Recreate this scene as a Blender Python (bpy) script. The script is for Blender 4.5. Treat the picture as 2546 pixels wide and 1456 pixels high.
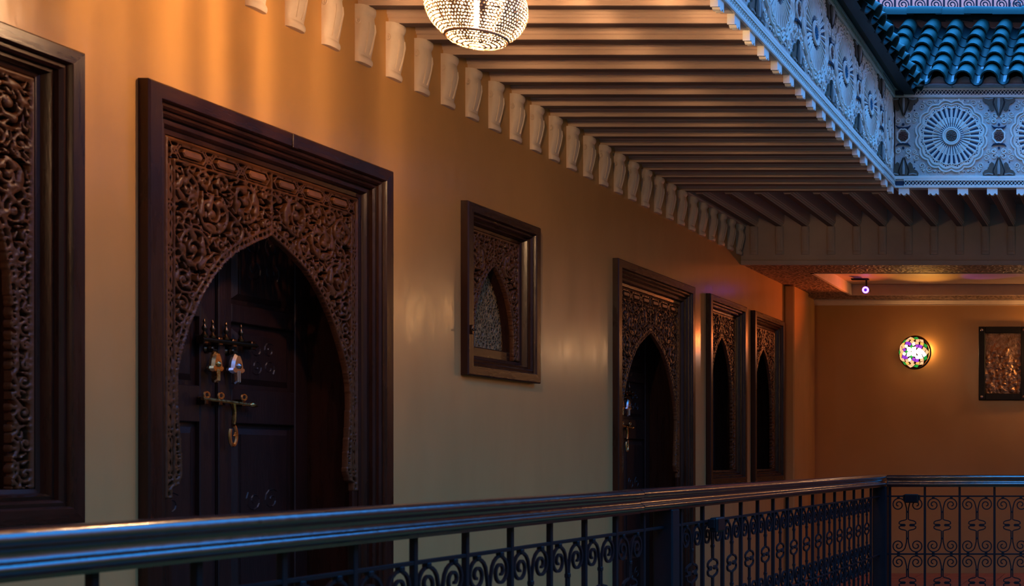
import bpy, bmesh, math, random
import numpy as np
from mathutils import Vector, Matrix

random.seed(7)
PI = math.pi
S = bpy.context.scene
for o in list(bpy.data.objects):
    bpy.data.objects.remove(o)
C = S.collection

# ------------------------------------------------------------------ camera
E = 1.26                      # eye height above the gallery floor
cam_d = bpy.data.cameras.new('camera')
cam = bpy.data.objects.new('camera', cam_d)
C.objects.link(cam)
cam.location = (0, 0, E)
cam.rotation_euler = (PI / 2, 0, 0)
cam_d.sensor_width = 36.0
cam_d.lens = 3076 * 36.0 / 2546
cam_d.shift_x = (1273 - 2840) / 2546
cam_d.shift_y = (1140 - 728) / 2546
cam_d.clip_start = 0.05
cam_d.dof.use_dof = True
cam_d.dof.focus_distance = 8.5
cam_d.dof.aperture_fstop = 5.6
S.camera = cam

# ------------------------------------------------------------------ dusk sky
W = bpy.data.worlds.new('dusk')
S.world = W
W.use_nodes = True
nt = W.node_tree
nt.nodes.clear()
wo = nt.nodes.new('ShaderNodeOutputWorld')
bg = nt.nodes.new('ShaderNodeBackground')
tc = nt.nodes.new('ShaderNodeTexCoord')
sx = nt.nodes.new('ShaderNodeSeparateXYZ')
rp = nt.nodes.new('ShaderNodeValToRGB')
nt.links.new(tc.outputs['Generated'], sx.inputs[0])
nt.links.new(sx.outputs['Z'], rp.inputs['Fac'])
nt.links.new(rp.outputs['Color'], bg.inputs['Color'])
nt.links.new(bg.outputs[0], wo.inputs['Surface'])
cr = rp.color_ramp
cr.elements[0].position = 0.0
cr.elements[0].color = (0.52, 0.32, 0.40, 1)
cr.elements[1].position = 1.0
cr.elements[1].color = (0.25, 1.90, 5.2, 1)
e = cr.elements.new(0.35); e.color = (0.38, 0.345, 0.64, 1)
e = cr.elements.new(0.47); e.color = (0.20, 0.80, 2.5, 1)
e = cr.elements.new(0.62); e.color = (0.10, 1.25, 3.8, 1)
bg.inputs['Strength'].default_value = 1.0

S.view_settings.view_transform = 'Standard'
S.view_settings.look = 'None'
S.view_settings.exposure = 0.0
S.view_settings.gamma = 1.0
S.view_settings.use_curve_mapping = False
S.cycles.use_denoising = True
S.cycles.max_bounces = 8
S.cycles.sample_clamp_indirect = 6.0
S.cycles.caustics_reflective = False
S.cycles.caustics_refractive = False


# ------------------------------------------------------------------ materials
def mat(name, col, rough=0.5, spec=0.5, metal=0.0, var=0.0, vscale=6.0, stretch=(1, 1, 1), bump=0.0, bscale=40.0,
        bstretch=(1, 1, 1), emit=None, estr=0.0, coat=0.0, coat_rough=0.1, ior=1.5, rvar=0.0, dark=None, fine=0.0):
    m = bpy.data.materials.new(name)
    m.use_nodes = True
    n = m.node_tree
    b = n.nodes['Principled BSDF']
    b.inputs['Base Color'].default_value = (*col, 1)
    b.inputs['Roughness'].default_value = rough
    b.inputs['Specular IOR Level'].default_value = spec
    b.inputs['Metallic'].default_value = metal
    b.inputs['IOR'].default_value = ior
    b.inputs['Coat Weight'].default_value = coat
    b.inputs['Coat Roughness'].default_value = coat_rough
    if emit:
        b.inputs['Emission Color'].default_value = (*emit, 1)
        b.inputs['Emission Strength'].default_value = estr
    if var or bump or rvar:
        t = n.nodes.new('ShaderNodeTexCoord')
    if var or rvar:
        mp = n.nodes.new('ShaderNodeMapping')
        mp.inputs['Scale'].default_value = stretch
        n.links.new(t.outputs['Object'], mp.inputs[0])
        nz = n.nodes.new('ShaderNodeTexNoise')
        nz.inputs['Scale'].default_value = vscale
        nz.inputs['Detail'].default_value = 4
        nz.inputs['Roughness'].default_value = 0.6
        n.links.new(mp.outputs[0], nz.inputs['Vector'])
    if var:
        r = n.nodes.new('ShaderNodeValToRGB')
        d = dark or tuple(c * (1 - var) for c in col)
        l = tuple(min(1, c * (1 + var * 0.6)) for c in col)
        r.color_ramp.elements[0].position = 0.25
        r.color_ramp.elements[0].color = (*d, 1)
        r.color_ramp.elements[1].position = 0.75
        r.color_ramp.elements[1].color = (*l, 1)
        n.links.new(nz.outputs['Fac'], r.inputs['Fac'])
        n.links.new(r.outputs['Color'], b.inputs['Base Color'])
    if rvar:
        mr = n.nodes.new('ShaderNodeMapRange')
        mr.inputs['From Min'].default_value = 0.3
        mr.inputs['From Max'].default_value = 0.7
        mr.inputs['To Min'].default_value = max(0.03, rough - rvar)
        mr.inputs['To Max'].default_value = min(1, rough + rvar)
        n.links.new(nz.outputs['Fac'], mr.inputs['Value'])
        n.links.new(mr.outputs[0], b.inputs['Roughness'])
    if bump:
        mp2 = n.nodes.new('ShaderNodeMapping')
        mp2.inputs['Scale'].default_value = bstretch
        n.links.new(t.outputs['Object'], mp2.inputs[0])
        n2 = n.nodes.new('ShaderNodeTexNoise')
        n2.inputs['Scale'].default_value = bscale
        n2.inputs['Detail'].default_value = 4
        n.links.new(mp2.outputs[0], n2.inputs['Vector'])
        bp = n.nodes.new('ShaderNodeBump')
        bp.inputs['Strength'].default_value = bump
        bp.inputs['Distance'].default_value = 0.02
        n.links.new(n2.outputs['Fac'], bp.inputs['Height'])
        n.links.new(bp.outputs[0], b.inputs['Normal'])
    return m


M = {}
M['wall'] = mat('ochre_tadelakt', (0.575, 0.302, 0.101), 0.22, 0.5, var=0.06, vscale=2.2, stretch=(1, 2.2, 0.7), bump=0.09,
                bscale=5.0, bstretch=(1, 1.6, 0.8), rvar=0.05)
M['plaster'] = mat('cream_plaster', (0.80, 0.64, 0.50), 0.6, 0.3, var=0.08, vscale=9, bump=0.1, bscale=30)
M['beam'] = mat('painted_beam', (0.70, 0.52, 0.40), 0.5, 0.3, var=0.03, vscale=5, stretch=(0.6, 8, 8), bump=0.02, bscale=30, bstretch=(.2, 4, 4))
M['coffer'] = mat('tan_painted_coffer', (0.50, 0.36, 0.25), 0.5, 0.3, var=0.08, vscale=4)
M['beam_soffit'] = mat('dark_beam_soffit', (0.13, 0.085, 0.070), 0.55, 0.3, var=0.15, vscale=5, stretch=(0.6, 8, 8))  # darker strip along the beam undersides
M['ceil_board'] = mat('ceiling_board', (0.36, 0.26, 0.20), 0.6, 0.3, var=0.2, vscale=4, stretch=(0.6, 5, 5))
M['lintel'] = mat('lintel_plaster', (0.52, 0.41, 0.36), 0.65, 0.3, var=0.12, vscale=5)
M['wood'] = mat('varnished_cedar', (0.032, 0.0095, 0.005), 0.30, 0.35, var=0.35, vscale=5, stretch=(5, 5, 0.5), bump=0.05, bscale=30,
                bstretch=(5, 5, 0.5), rvar=0.08)
M['wood_h'] = mat('varnished_cedar_level', (0.034, 0.010, 0.005), 0.28, 0.35, var=0.35, vscale=5, stretch=(5, 0.5, 5), bump=0.05,
                  bscale=30, bstretch=(5, 0.5, 5), rvar=0.08)
M['fret'] = mat('carved_cedar', (0.100, 0.034, 0.011), 0.38, 0.35, var=0.3, vscale=14, bump=0.1, bscale=90)
M['tablet'] = mat('gilt_cedar_tablet', (0.19, 0.07, 0.026), 0.35, 0.5, var=0.35, vscale=20)
M['leaf'] = mat('door_cedar', (0.026, 0.0085, 0.006), 0.42, 0.4, var=0.4, vscale=7, stretch=(6, 6, 0.7), bump=0.12, bscale=40, bstretch=(5, 5, .5))
M['rail'] = mat('lacquered_handrail', (0.040, 0.010, 0.008), 0.17, 0.9, var=0.4, vscale=6, stretch=(5, 0.5, 5), bump=0.05, bscale=16,
                bstretch=(2, .35, 2), ior=1.9, rvar=0.05)
M['iron'] = mat('black_wrought_iron', (0.007, 0.006, 0.008), 0.5, 0.25, var=0.3, vscale=30)
M['iron_blue'] = mat('dark_terrace_iron', (0.010, 0.016, 0.04), 0.5, 0.5)
M['brass'] = mat('aged_brass', (0.78, 0.44, 0.15), 0.28, 0.5, metal=1.0, var=0.3, vscale=40, rvar=0.1)
M['silver'] = mat('tarnished_nickel', (0.62, 0.53, 0.50), 0.26, 0.5, metal=1.0, var=0.25, vscale=40)
M['bronze'] = mat('dark_bronze', (0.16, 0.085, 0.045), 0.3, 0.5, metal=1.0, var=0.3, vscale=40)
M['fascia'] = mat('white_carved_stucco', (0.93, 0.91, 0.80), 0.62, 0.3, var=0.10, vscale=7, bump=0.12, bscale=60)
M['fascia_back'] = mat('greyed_stucco_ground', (0.62, 0.62, 0.57), 0.7, 0.2, var=0.18, vscale=12, bump=0.3, bscale=70)
M['slot'] = mat('shaded_slot_blue', (0.022, 0.050, 0.095), 0.6, 0.3, var=0.3, vscale=30)  # dark blue puts slot shade into the colour; medallion cups share it
M['palm'] = mat('brown_gilded_palmette', (0.13, 0.105, 0.070), 0.5, 0.4, var=0.4, vscale=25)
M['palm_rib'] = mat('dull_gilt_rib', (0.34, 0.36, 0.34), 0.5, 0.4)
M['boss_brown'] = mat('umber_boss', (0.17, 0.13, 0.10), 0.55, 0.3, var=0.5, vscale=50)
M['boss_blue'] = mat('turquoise_boss', (0.02, 0.20, 0.36), 0.5, 0.4, var=0.3, vscale=40)
M['flower_red'] = mat('russet_flower', (0.17, 0.075, 0.055), 0.55, 0.3, var=0.3, vscale=50)
M['tile'] = mat('green_glazed_tile', (0.008, 0.056, 0.050), 0.36, 0.35, var=0.35, vscale=9, bump=0.05, bscale=40, rvar=0.1)
M['tile_pan'] = mat('dark_glazed_tile', (0.005, 0.022, 0.026), 0.45, 0.3, var=0.35, vscale=9)
M['mortar'] = mat('lime_mortar', (0.50, 0.50, 0.52), 0.8, 0.2, var=0.2, vscale=14, bump=0.3, bscale=40)
M['roof_wall'] = mat('terrace_plaster', (0.30, 0.28, 0.27), 0.8, 0.2, var=0.15, vscale=2)
M['floor'] = mat('red_clay_tile', (0.34, 0.09, 0.055), 0.35, 0.5, var=0.25, vscale=5)
M['court'] = mat('courtyard_paving', (0.16, 0.13, 0.12), 0.6, 0.3, var=0.2, vscale=3)
M['shade'] = mat('pierced_copper', (0.36, 0.24, 0.15), 0.5, 0.3, var=0.2, vscale=20)
M['bulb'] = mat('lamp_bulb', (1, .8, .6), 0.5, emit=(1.0, 0.58, 0.29), estr=4900)
M['frame_black'] = mat('black_lacquer_frame', (0.006, 0.005, 0.006), 0.45, 0.3)
M['came'] = mat('blackened_lead', (0.02, 0.014, 0.010), 0.5, 0.4)
M['dark_glass'] = mat('dark_window_glass', (0.010, 0.008, 0.010), 0.12, 0.5)
M['soil'] = mat('dark_stem', (0.05, 0.06, 0.08), 0.8)
M['foliage'] = mat('pale_dusk_leaf', (0.20, 0.30, 0.34), 0.6, 0.3, var=0.3, vscale=20)


def carved_mat(name, c1, c2, scale, dist):
    """finely carved stucco: a shallow cut pattern far too small to model piece by piece"""
    m = bpy.data.materials.new(name)
    m.use_nodes = True
    n = m.node_tree
    b = n.nodes['Principled BSDF']
    b.inputs['Roughness'].default_value = 0.55
    t = n.nodes.new('ShaderNodeTexCoord')
    v = n.nodes.new('ShaderNodeTexVoronoi')
    v.feature = 'DISTANCE_TO_EDGE'
    v.inputs['Scale'].default_value = scale
    n.links.new(t.outputs['Object'], v.inputs['Vector'])
    r = n.nodes.new('ShaderNodeValToRGB')
    r.color_ramp.elements[0].position = 0.09
    r.color_ramp.elements[0].color = (*c1, 1)
    r.color_ramp.elements[1].position = 0.20
    r.color_ramp.elements[1].color = (*c2, 1)
    n.links.new(v.outputs['Distance'], r.inputs['Fac'])
    n.links.new(r.outputs['Color'], b.inputs['Base Color'])
    bp = n.nodes.new('ShaderNodeBump')
    bp.invert = True
    bp.inputs['Strength'].default_value = 1.0
    bp.inputs['Distance'].default_value = dist
    n.links.new(v.outputs['Distance'], bp.inputs['Height'])
    n.links.new(bp.outputs[0], b.inputs['Normal'])
    return m


M['carved'] = carved_mat('carved_soffit', (0.34, 0.21, 0.15), (0.045, 0.026, 0.022), 22, 0.02)
M['relief_copper'] = mat('hammered_copper', (0.50, 0.30, 0.17), 0.36, 0.5, metal=1.0, var=0.55, vscale=16, bump=0.9, bscale=26)
M['tex_glass'] = carved_mat('embossed_amber_glass', (0.42, 0.255, 0.11), (0.13, 0.075, 0.035), 50, 0.02)
M['tex_glass'].node_tree.nodes['Principled BSDF'].inputs['Roughness'].default_value = 0.30
M['tex_glass'].node_tree.nodes['Principled BSDF'].inputs['Specular IOR Level'].default_value = 0.25


def glow(name, col, s):
    return mat(name, tuple(c * 0.5 for c in col), 0.4, emit=col, estr=s)


# ------------------------------------------------------------------ mesh helpers
class MB:
    def __init__(self):
        self.v, self.f, self.m = [], [], []

    def add(self, vs, fs, mi=0):
        o = len(self.v)
        self.v += [tuple(p) for p in vs]
        for f in fs:
            self.f.append(tuple(i + o for i in f))
            self.m.append(mi)
        return self

    def box(self, x0, x1, y0, y1, z0, z1, mi=0):
        vs = [(x0, y0, z0), (x1, y0, z0), (x1, y1, z0), (x0, y1, z0), (x0, y0, z1), (x1, y0, z1), (x1, y1, z1), (x0, y1, z1)]
        return self.add(vs, [(3, 2, 1, 0), (4, 5, 6, 7), (0, 1, 5, 4), (1, 2, 6, 5), (2, 3, 7, 6), (3, 0, 4, 7)], mi)

    def cbox(self, x0, x1, y0, y1, z0, z1, c=0.004, mi=0):
        """chamfered box (all edges)"""
        X, Y, Z = (x0, x1), (y0, y1), (z0, z1)
        vs, idx = [], {}
        for i in (0, 1):
            for j in (0, 1):
                for k in (0, 1):
                    sx_, sy_, sz_ = (1 - 2 * i) * c, (1 - 2 * j) * c, (1 - 2 * k) * c
                    p = (X[i], Y[j], Z[k])
                    for a, q in (('x', (p[0], p[1] + sy_, p[2] + sz_)), ('y', (p[0] + sx_, p[1], p[2] + sz_)),
                                 ('z', (p[0] + sx_, p[1] + sy_, p[2]))):
                        idx[(i, j, k, a)] = len(vs)
                        vs.append(q)
        F = []
        for i in (0, 1):
            q = [idx[(i, 0, 0, 'x')], idx[(i, 1, 0, 'x')], idx[(i, 1, 1, 'x')], idx[(i, 0, 1, 'x')]]
            F.append(q if i else q[::-1])
            q = [idx[(0, i, 0, 'y')], idx[(1, i, 0, 'y')], idx[(1, i, 1, 'y')], idx[(0, i, 1, 'y')]]
            F.append(q[::-1] if i else q)
            q = [idx[(0, 0, i, 'z')], idx[(1, 0, i, 'z')], idx[(1, 1, i, 'z')], idx[(0, 1, i, 'z')]]
            F.append(q if i else q[::-1])
        for j in (0, 1):
            for k in (0, 1):
                F.append([idx[(0, j, k, 'y')], idx[(1, j, k, 'y')], idx[(1, j, k, 'z')], idx[(0, j, k, 'z')]])
                F.append([idx[(j, 0, k, 'x')], idx[(j, 1, k, 'x')], idx[(j, 1, k, 'z')], idx[(j, 0, k, 'z')]])
                F.append([idx[(j, k, 0, 'x')], idx[(j, k, 1, 'x')], idx[(j, k, 1, 'y')], idx[(j, k, 0, 'y')]])
        for i in (0, 1):
            for j in (0, 1):
                for k in (0, 1):
                    F.append([idx[(i, j, k, a)] for a in 'xyz'])
        return self.add(vs, F, mi)

    def extrude(self, poly, fn, t0, t1, mi=0, caps=True):
        """poly of (a,b); fn(a,b,t)->xyz"""
        n = len(poly)
        vs = [fn(a, b, t0) for a, b in poly] + [fn(a, b, t1) for a, b in poly]
        fs = [(i, (i + 1) % n, n + (i + 1) % n, n + i) for i in range(n)]
        if caps:
            fs += [tuple(range(n))[::-1], tuple(range(n, 2 * n))]
        return self.add(vs, fs, mi)

    def tube(self, pts, r, n=6, closed=False, mi=0, caps=True, rs=None, phase=0.0):
        P = [Vector(p) for p in pts]
        k = len(P)
        T = []
        for i in range(k):
            a = P[(i - 1) % k] if (closed or i > 0) else P[i]
            b = P[(i + 1) % k] if (closed or i < k - 1) else P[i]
            d = (b - a)
            T.append(d.normalized() if d.length > 1e-9 else Vector((0, 0, 1)))
        up = Vector((0, 0, 1))
        if abs(T[0].dot(up)) > 0.9:
            up = Vector((0, 1, 0))
        N = (up - T[0] * up.dot(T[0])).normalized()
        vs = []
        for i in range(k):
            N = (N - T[i] * N.dot(T[i]))
            N = N.normalized() if N.length > 1e-6 else Vector((1, 0, 0))
            B = T[i].cross(N)
            rr = rs[i] if rs else r
            for j in range(n):
                a = 2 * PI * j / n + phase
                vs.append(P[i] + N * (math.cos(a) * rr) + B * (math.sin(a) * rr))
        fs = []
        for i in range(k if closed else k - 1):
            i2 = (i + 1) % k
            for j in range(n):
                j2 = (j + 1) % n
                fs.append((i * n + j, i2 * n + j, i2 * n + j2, i * n + j2))
        if caps and not closed:
            fs.append(tuple(range(n))[::-1])
            fs.append(tuple((k - 1) * n + j for j in range(n)))
        return self.add(vs, fs, mi)

    def lathe(self, prof, c=(0, 0, 0), n=20, axis='z', mi=0):
        vs, fs = [], []
        for r, h in prof:
            for j in range(n):
                a = 2 * PI * j / n
                x, y = r * math.cos(a), r * math.sin(a)
                if axis == 'z':
                    p = (x, y, h)
                elif axis == 'y':
                    p = (x, h, y)
                else:
                    p = (h, x, y)
                vs.append((p[0] + c[0], p[1] + c[1], p[2] + c[2]))
        for i in range(len(prof) - 1):
            for j in range(n):
                j2 = (j + 1) % n
                fs.append((i * n + j, i * n + j2, (i + 1) * n + j2, (i + 1) * n + j))
        fs.append(tuple(range(n))[::-1])
        fs.append(tuple((len(prof) - 1) * n + j for j in range(n)))
        return self.add(vs, fs, mi)

    def mesh(self, name, mats, smooth=False, angle=0.7, fix=True):
        me = bpy.data.meshes.new(name)
        me.from_pydata(self.v, [], self.f)
        for m_ in (mats if isinstance(mats, (list, tuple)) else [mats]):
            me.materials.append(m_)
        if any(self.m):
            me.polygons.foreach_set('material_index', self.m)
        if fix:
            bm = bmesh.new()
            bm.from_mesh(me)
            bmesh.ops.recalc_face_normals(bm, faces=bm.faces)
            bm.to_mesh(me)
            bm.free()
        if smooth:
            me.polygons.foreach_set('use_smooth', [True] * len(me.polygons))
            me.set_sharp_from_angle(angle=angle)
        me.update()
        return me


def link(name, me, parent=None, loc=(0, 0, 0), rotz=0.0, rot=None, scale=None):
    o = bpy.data.objects.new(name, me)
    C.objects.link(o)
    o.location = loc
    o.rotation_euler = rot if rot else (0, 0, rotz)
    if scale:
        o.scale = scale
    if parent:
        o.parent = parent
    return o


def obj(name, mb, mats, parent=None, smooth=False, loc=(0, 0, 0), rotz=0.0, angle=0.7, fix=True):
    return link(name, mb.mesh(name, mats, smooth, angle, fix), parent, loc, rotz)


def tag(o, label=None, cat=None, group=None, kind=None):
    if label:
        o['label'] = label
    if cat:
        o['category'] = cat
    if group:
        o['group'] = group
    if kind:
        o['kind'] = kind
    return o


def empty(name, loc=(0, 0, 0), rotz=0.0):
    return link(name, None, None, loc, rotz)


def sm(t):
    t = max(0.0, min(1.0, t))
    return t * t * (3 - 2 * t)


def spiral(cx, cy, r0, r1, a0, turns, n=22):
    out = []
    for i in range(n + 1):
        t = i / n
        r = r0 + (r1 - r0) * t
        a = a0 + turns * 2 * PI * t
        out.append((cx + r * math.cos(a), cy + r * math.sin(a)))
    return out


# ------------------------------------------------------------------ setting dimensions
XW = -3.6          # face of the left wall
XF = -1.949        # courtyard face of the left eave frieze
YF = 9.70          # courtyard face of the far eave frieze
YL = 11.10         # face of the lintel behind the far gallery
YB = 13.60         # back wall
XR, YR = -2.05, 9.70   # railings
SP = 0.2308        # beam spacing
ZB = E + 2.08      # underside of the beams
ZS = E + 1.745     # soffit behind the lintel
XE = 1.2           # how far the far gallery is built to the right

# window / door places along the left wall: name, y0, y1, z0, z1
ZT = E + 1.365
D1 = (4.435, 5.885)
D2 = (8.41, 9.86)
OPEN = [
    ('window', 3.225, 4.17, E - 0.215, ZT),
    ('door', D1[0], D1[1], 0.0, ZT),
    ('little', 6.535, 7.325, E + 0.444, ZT),
    ('door', D2[0], D2[1], 0.0, ZT),
    ('window', 10.205, 11.15, E - 0.215, ZT),
    ('window', 11.375, 12.32, E - 0.215, ZT),
]

# ------------------------------------------------------------------ structure
# left wall with real openings
mb = MB()
ZTOP = E + 2.60
y = -1.2
wt = 0.42
for kind, y0, y1, z0, z1 in OPEN:
    a, b = y0 + 0.03, y1 - 0.03
    mb.box(XW - wt, XW, y, a, 0, ZTOP)
    mb.box(XW - wt, XW, a, b, z1 - 0.03, ZTOP)
    if z0 > 0:
        mb.box(XW - wt, XW, a, b, 0, z0 + 0.03)
    y = b
mb.box(XW - wt, XW, y, YB + 0.3, 0, ZTOP)
wl = tag(obj('wall_left', mb, M['wall']), 'long ochre polished plaster wall with doors and windows on the left', 'wall', kind='structure')

mb = MB().box(XW, XE + 1.5, YB, YB + 0.3, 0, ZS + 0.5)
tag(obj('wall_back', mb, M['wall']), 'ochre plaster wall at the far end behind the sconce and picture', 'wall', kind='structure')
mb = MB().cbox(XW, XW + 0.10, 12.44, 12.98, 0, ZS, 0.012)
pil = tag(obj('trim_1', mb, M['wall']), 'shallow plaster pilaster standing out of the left wall near its far corner', 'pilaster', kind='structure')

# floors
mb = MB().box(XW - wt, -1.98, -1.2, YB, -0.25, 0).box(-1.98, XE + 1.5, 9.62, YB, -0.25, 0)
fl = tag(obj('floor', mb, M['floor']), 'red clay tiled gallery floor seen between the railing bars', 'floor', kind='structure')
mb = MB()
TS = 0.3
tile_me = MB().cbox(-TS / 2 + .004, TS / 2 - .004, -TS / 2 + .004, TS / 2 - .004, 0, 0.008, 0.003).mesh('floor_tile', M['floor'])
for i in range(14):
    for j in range(13):
        px, py = -3.45 + i * TS, 9.8 + j * TS
        if py < 13.5:
            link('tile', tile_me, fl, (px, py, 0.0))
mb = MB().box(-6, 8, -4, 16, -3.9, -3.6)
tag(obj('floor.001', mb, M['court']), 'paved courtyard ground one storey below the galleries', 'floor', kind='structure')

# enclosing walls of the courtyard that stay out of frame
mb = MB().box(7.0, 7.3, -4, 16, -3.6, E + 2.9)
tag(obj('wall_right', mb, M['wall']), 'plaster wall of the opposite gallery across the courtyard', 'wall', kind='structure')
mb = MB().box(XW - wt, 7.0, -1.5, -1.2, -3.6, E + 2.9)
tag(obj('wall_front', mb, M['wall']), 'plaster wall of the near gallery behind the viewer', 'wall', kind='structure')
mb = MB().box(-1.949, 7.0, -1.5, -1.2, E + 2.2, E + 2.6).box(5.6, 7.0, 0.2, 9.6, E + 2.2, E + 2.6)
tag(obj('ceiling.002', mb, M['roof_wall']), 'plain ceilings of the near and opposite galleries', 'ceiling', kind='structure')
mb = MB().box(XE + 1.5, XE + 1.8, YF, YB + .3, -3.6, E + 2.9)
tag(obj('wall_side', mb, M['wall']), 'plaster end wall of the far gallery', 'wall', kind='structure')
mb = MB().box(-1.99, -1.95, -1.2, 9.66, -3.6, -0.25).box(-1.95, 7.0, 9.66, 9.7, -3.6, -0.25)
tag(obj('wall_lower', mb, M['wall']), 'storey below the galleries around the courtyard', 'wall', kind='structure')

# ceiling over the left gallery and the corner: boards and beams
ce = tag(empty('ceiling'), 'beamed ceiling over the left gallery lit by the pendant', 'ceiling', kind='structure')
bl = (-1.975) - XW
mb = MB()
bw, bh = 0.042, 0.20
prof = [(-bw, bh), (-bw, .040), (-bw + .006, .036), (-bw + .006, .026), (-bw + .014, .022), (-bw + .014, .006), (-bw + .020, 0),
        (bw - .020, 0), (bw - .014, .006), (bw - .014, .022), (bw - .006, .026), (bw - .006, .036), (bw, .040), (bw, bh)]
mb.extrude(prof, lambda a, b, t: (t, a, b), 0, bl)
beam_me = mb.mesh('beam', M['beam'])
strip_p = [(-.0245, .0045), (-.0225, -.0015), (.0225, -.0015), (.0245, .0045)]
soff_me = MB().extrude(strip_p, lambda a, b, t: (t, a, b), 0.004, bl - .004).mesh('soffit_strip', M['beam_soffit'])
K0, K1 = -18, 16
beam_y = [5.937 + SP * k for k in range(K0, K1 + 1)]
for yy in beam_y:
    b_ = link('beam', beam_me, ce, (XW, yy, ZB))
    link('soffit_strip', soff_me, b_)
for i, yy in enumerate(beam_y[:-1]):   # boards between the beams
    pass
mb = MB()
for x0 in np.arange(XW, -1.98, 0.275):
    mb.box(x0 + .004, min(x0 + .271, -1.975), -1.2, 9.68, ZB + bh, ZB + bh + 0.03)
mb.box(XW, -1.975, -1.2, 9.68, ZB + bh + .03, ZB + bh + 0.30)
tag(obj('boarding', mb, M['ceil_board'], ce))

# corbels under the beam ends
mb = MB()
cw = 0.05
cp = [(0, 0), (.066, 0), (.071, -.012), (.070, -.024), (.062, -.034), (.056, -.040), (.058, -.055), (.064, -.075), (.065, -.10),
      (.060, -.13), (.050, -.165), (.040, -.195), (.032, -.215), (.030, -.226), (.036, -.232), (.043, -.240), (.044, -.252),
      (.036, -.262), (0, -.262)]
sec = ((-1.0, 0.0), (-1.0, .42), (-.86, .72), (-.5, .94), (0, 1.0), (.5, .94), (.86, .72), (1.0, .42), (1.0, 0.0))
rowsv = [(p, z) for p, z in cp if p > 0]
vs = [(p * b_, a_ * cw, z) for p, z in rowsv for a_, b_ in sec]
m_ = len(sec)
mb.add(vs, [(i * m_ + j, i * m_ + j + 1, (i + 1) * m_ + j + 1, (i + 1) * m_ + j) for i in range(len(rowsv) - 1) for j in range(m_ - 1)]
       + [tuple(range(m_)), tuple((len(rowsv) - 1) * m_ + j for j in range(m_))[::-1]])
for s in (-1, 1):      # volutes cut on both cheeks
    sp = [(q[0], s * cw, q[1]) for q in spiral(.018, -.075, .017, .004, PI * .5, -1.5, 16)]
    mb.tube(sp, .0035, 5)
    mb.tube([(.062, s * .020, -.075), (.064, s * .022, -.105), (.050, s * .020, -.165), (.034, s * .016, -.215)], .004, 5)
corb_me = mb.mesh('corbel', M['plaster'], True, 0.75)
for yy in beam_y:
    link('corbel', corb_me, wl, (XW, yy, ZB), scale=(.78, 1, 1))
for k in range(6):
    link('corbel', corb_me, wl, (XW, beam_y[-1] + SP * (k + 1), ZB), scale=(.78, 1, 1))

# trim: wall plate that carries the corner beams
mb = MB().cbox(XW, XW + .05, YF - .02, YL, ZB, ZB + .05, .006)
tag(obj('trim_2', mb, M['beam']), 'thin timber wall plate above the corbels in the far left corner', 'trim', kind='structure')

# ceiling of the far gallery: beams running away from the courtyard
cf = tag(empty('ceiling.001'), 'dark beamed ceiling of the far gallery behind the white frieze', 'ceiling', kind='structure')
mb = MB()
mb.extrude(prof, lambda a, b, t: (a, t, b), 0.02, YL - YF)
beam2_me = mb.mesh('beam', M['beam'])
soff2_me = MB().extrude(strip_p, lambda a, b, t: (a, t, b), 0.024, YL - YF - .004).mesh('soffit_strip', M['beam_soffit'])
fx = [-1.868 + SP * k for k in range(-7, 16)]
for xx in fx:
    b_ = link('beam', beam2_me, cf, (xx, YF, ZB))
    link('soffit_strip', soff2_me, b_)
mb = MB().box(XW, XE + 1.5, YF + .02, YL + .3, ZB + bh, ZB + bh + .3)
obj('boarding', mb, M['ceil_board'], cf)

# lintel with its own row of corbels
lt = tag(obj('trim_3', MB().box(XW, XE + 1.5, YL, YL + 0.22, ZS + .004, ZB + bh), M['lintel']),
         'broad plastered lintel across the far gallery with small corbels', 'lintel', kind='structure')
obj('moulding', MB().cbox(XW, XE + 1.5, YL - .022, YL, ZS - .01, ZS + .035, .006), M['lintel'], lt)
corb2_me = corb_me.copy()
corb2_me.materials[0] = M['lintel']
for xx in fx:
    link('corbel', corb2_me, lt, (xx, YL, ZB), -PI / 2, scale=(.5, .72, .95))

# low carved soffit with a recessed coffer
cx0, cx1, cy0, cy1 = -3.12, XE + .9, 11.63, 13.2
so = tag(empty('ceiling.003'), 'low carved soffit with a glowing recessed coffer above the sconce', 'ceiling', kind='structure')
mb = MB()
mb.box(XW, cx0, YL + .003, YB, ZS, ZS + .11).box(cx1, XE + 1.5, YL + .003, YB, ZS, ZS + .11)
mb.box(cx0, cx1, YL + .003, cy0, ZS, ZS + .11).box(cx0, cx1, cy1, YB, ZS, ZS + .11)
obj('carved_border', mb, M['carved'], so)
mb = MB().box(XW, XE + 1.5, YL + .003, YB, ZS + .11, ZS + .2)
obj('coffer_top', mb, M['coffer'], so)
mb = MB()
for k, (a, b) in enumerate(((0, .0), (.02, .03))):
    pass
w_ = .03
mb.box(cx0, cx0 + w_, cy0, cy1, ZS - .004, ZS + .11).box(cx0, cx1, cy1 - w_, cy1, ZS - .004, ZS + .11)
mb.box(cx0, cx1, cy0, cy0 + w_, ZS - .004, ZS + .11)
obj('coffer_edge', mb, M['plaster'], so)
mb = MB()
mb.extrude([(0, 0), (.05, 0), (.05, -.012), (.035, -.022), (.022, -.04), (.012, -.046), (.012, -.06), (0, -.06)],
           lambda a, b, t: (t, YB - a, ZS + b), XW, XE + 1.5)
tag(obj('trim_4', mb, M['plaster'], None, False), 'slim plaster cornice where the back wall meets the soffit', 'cornice', kind='structure')


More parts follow.
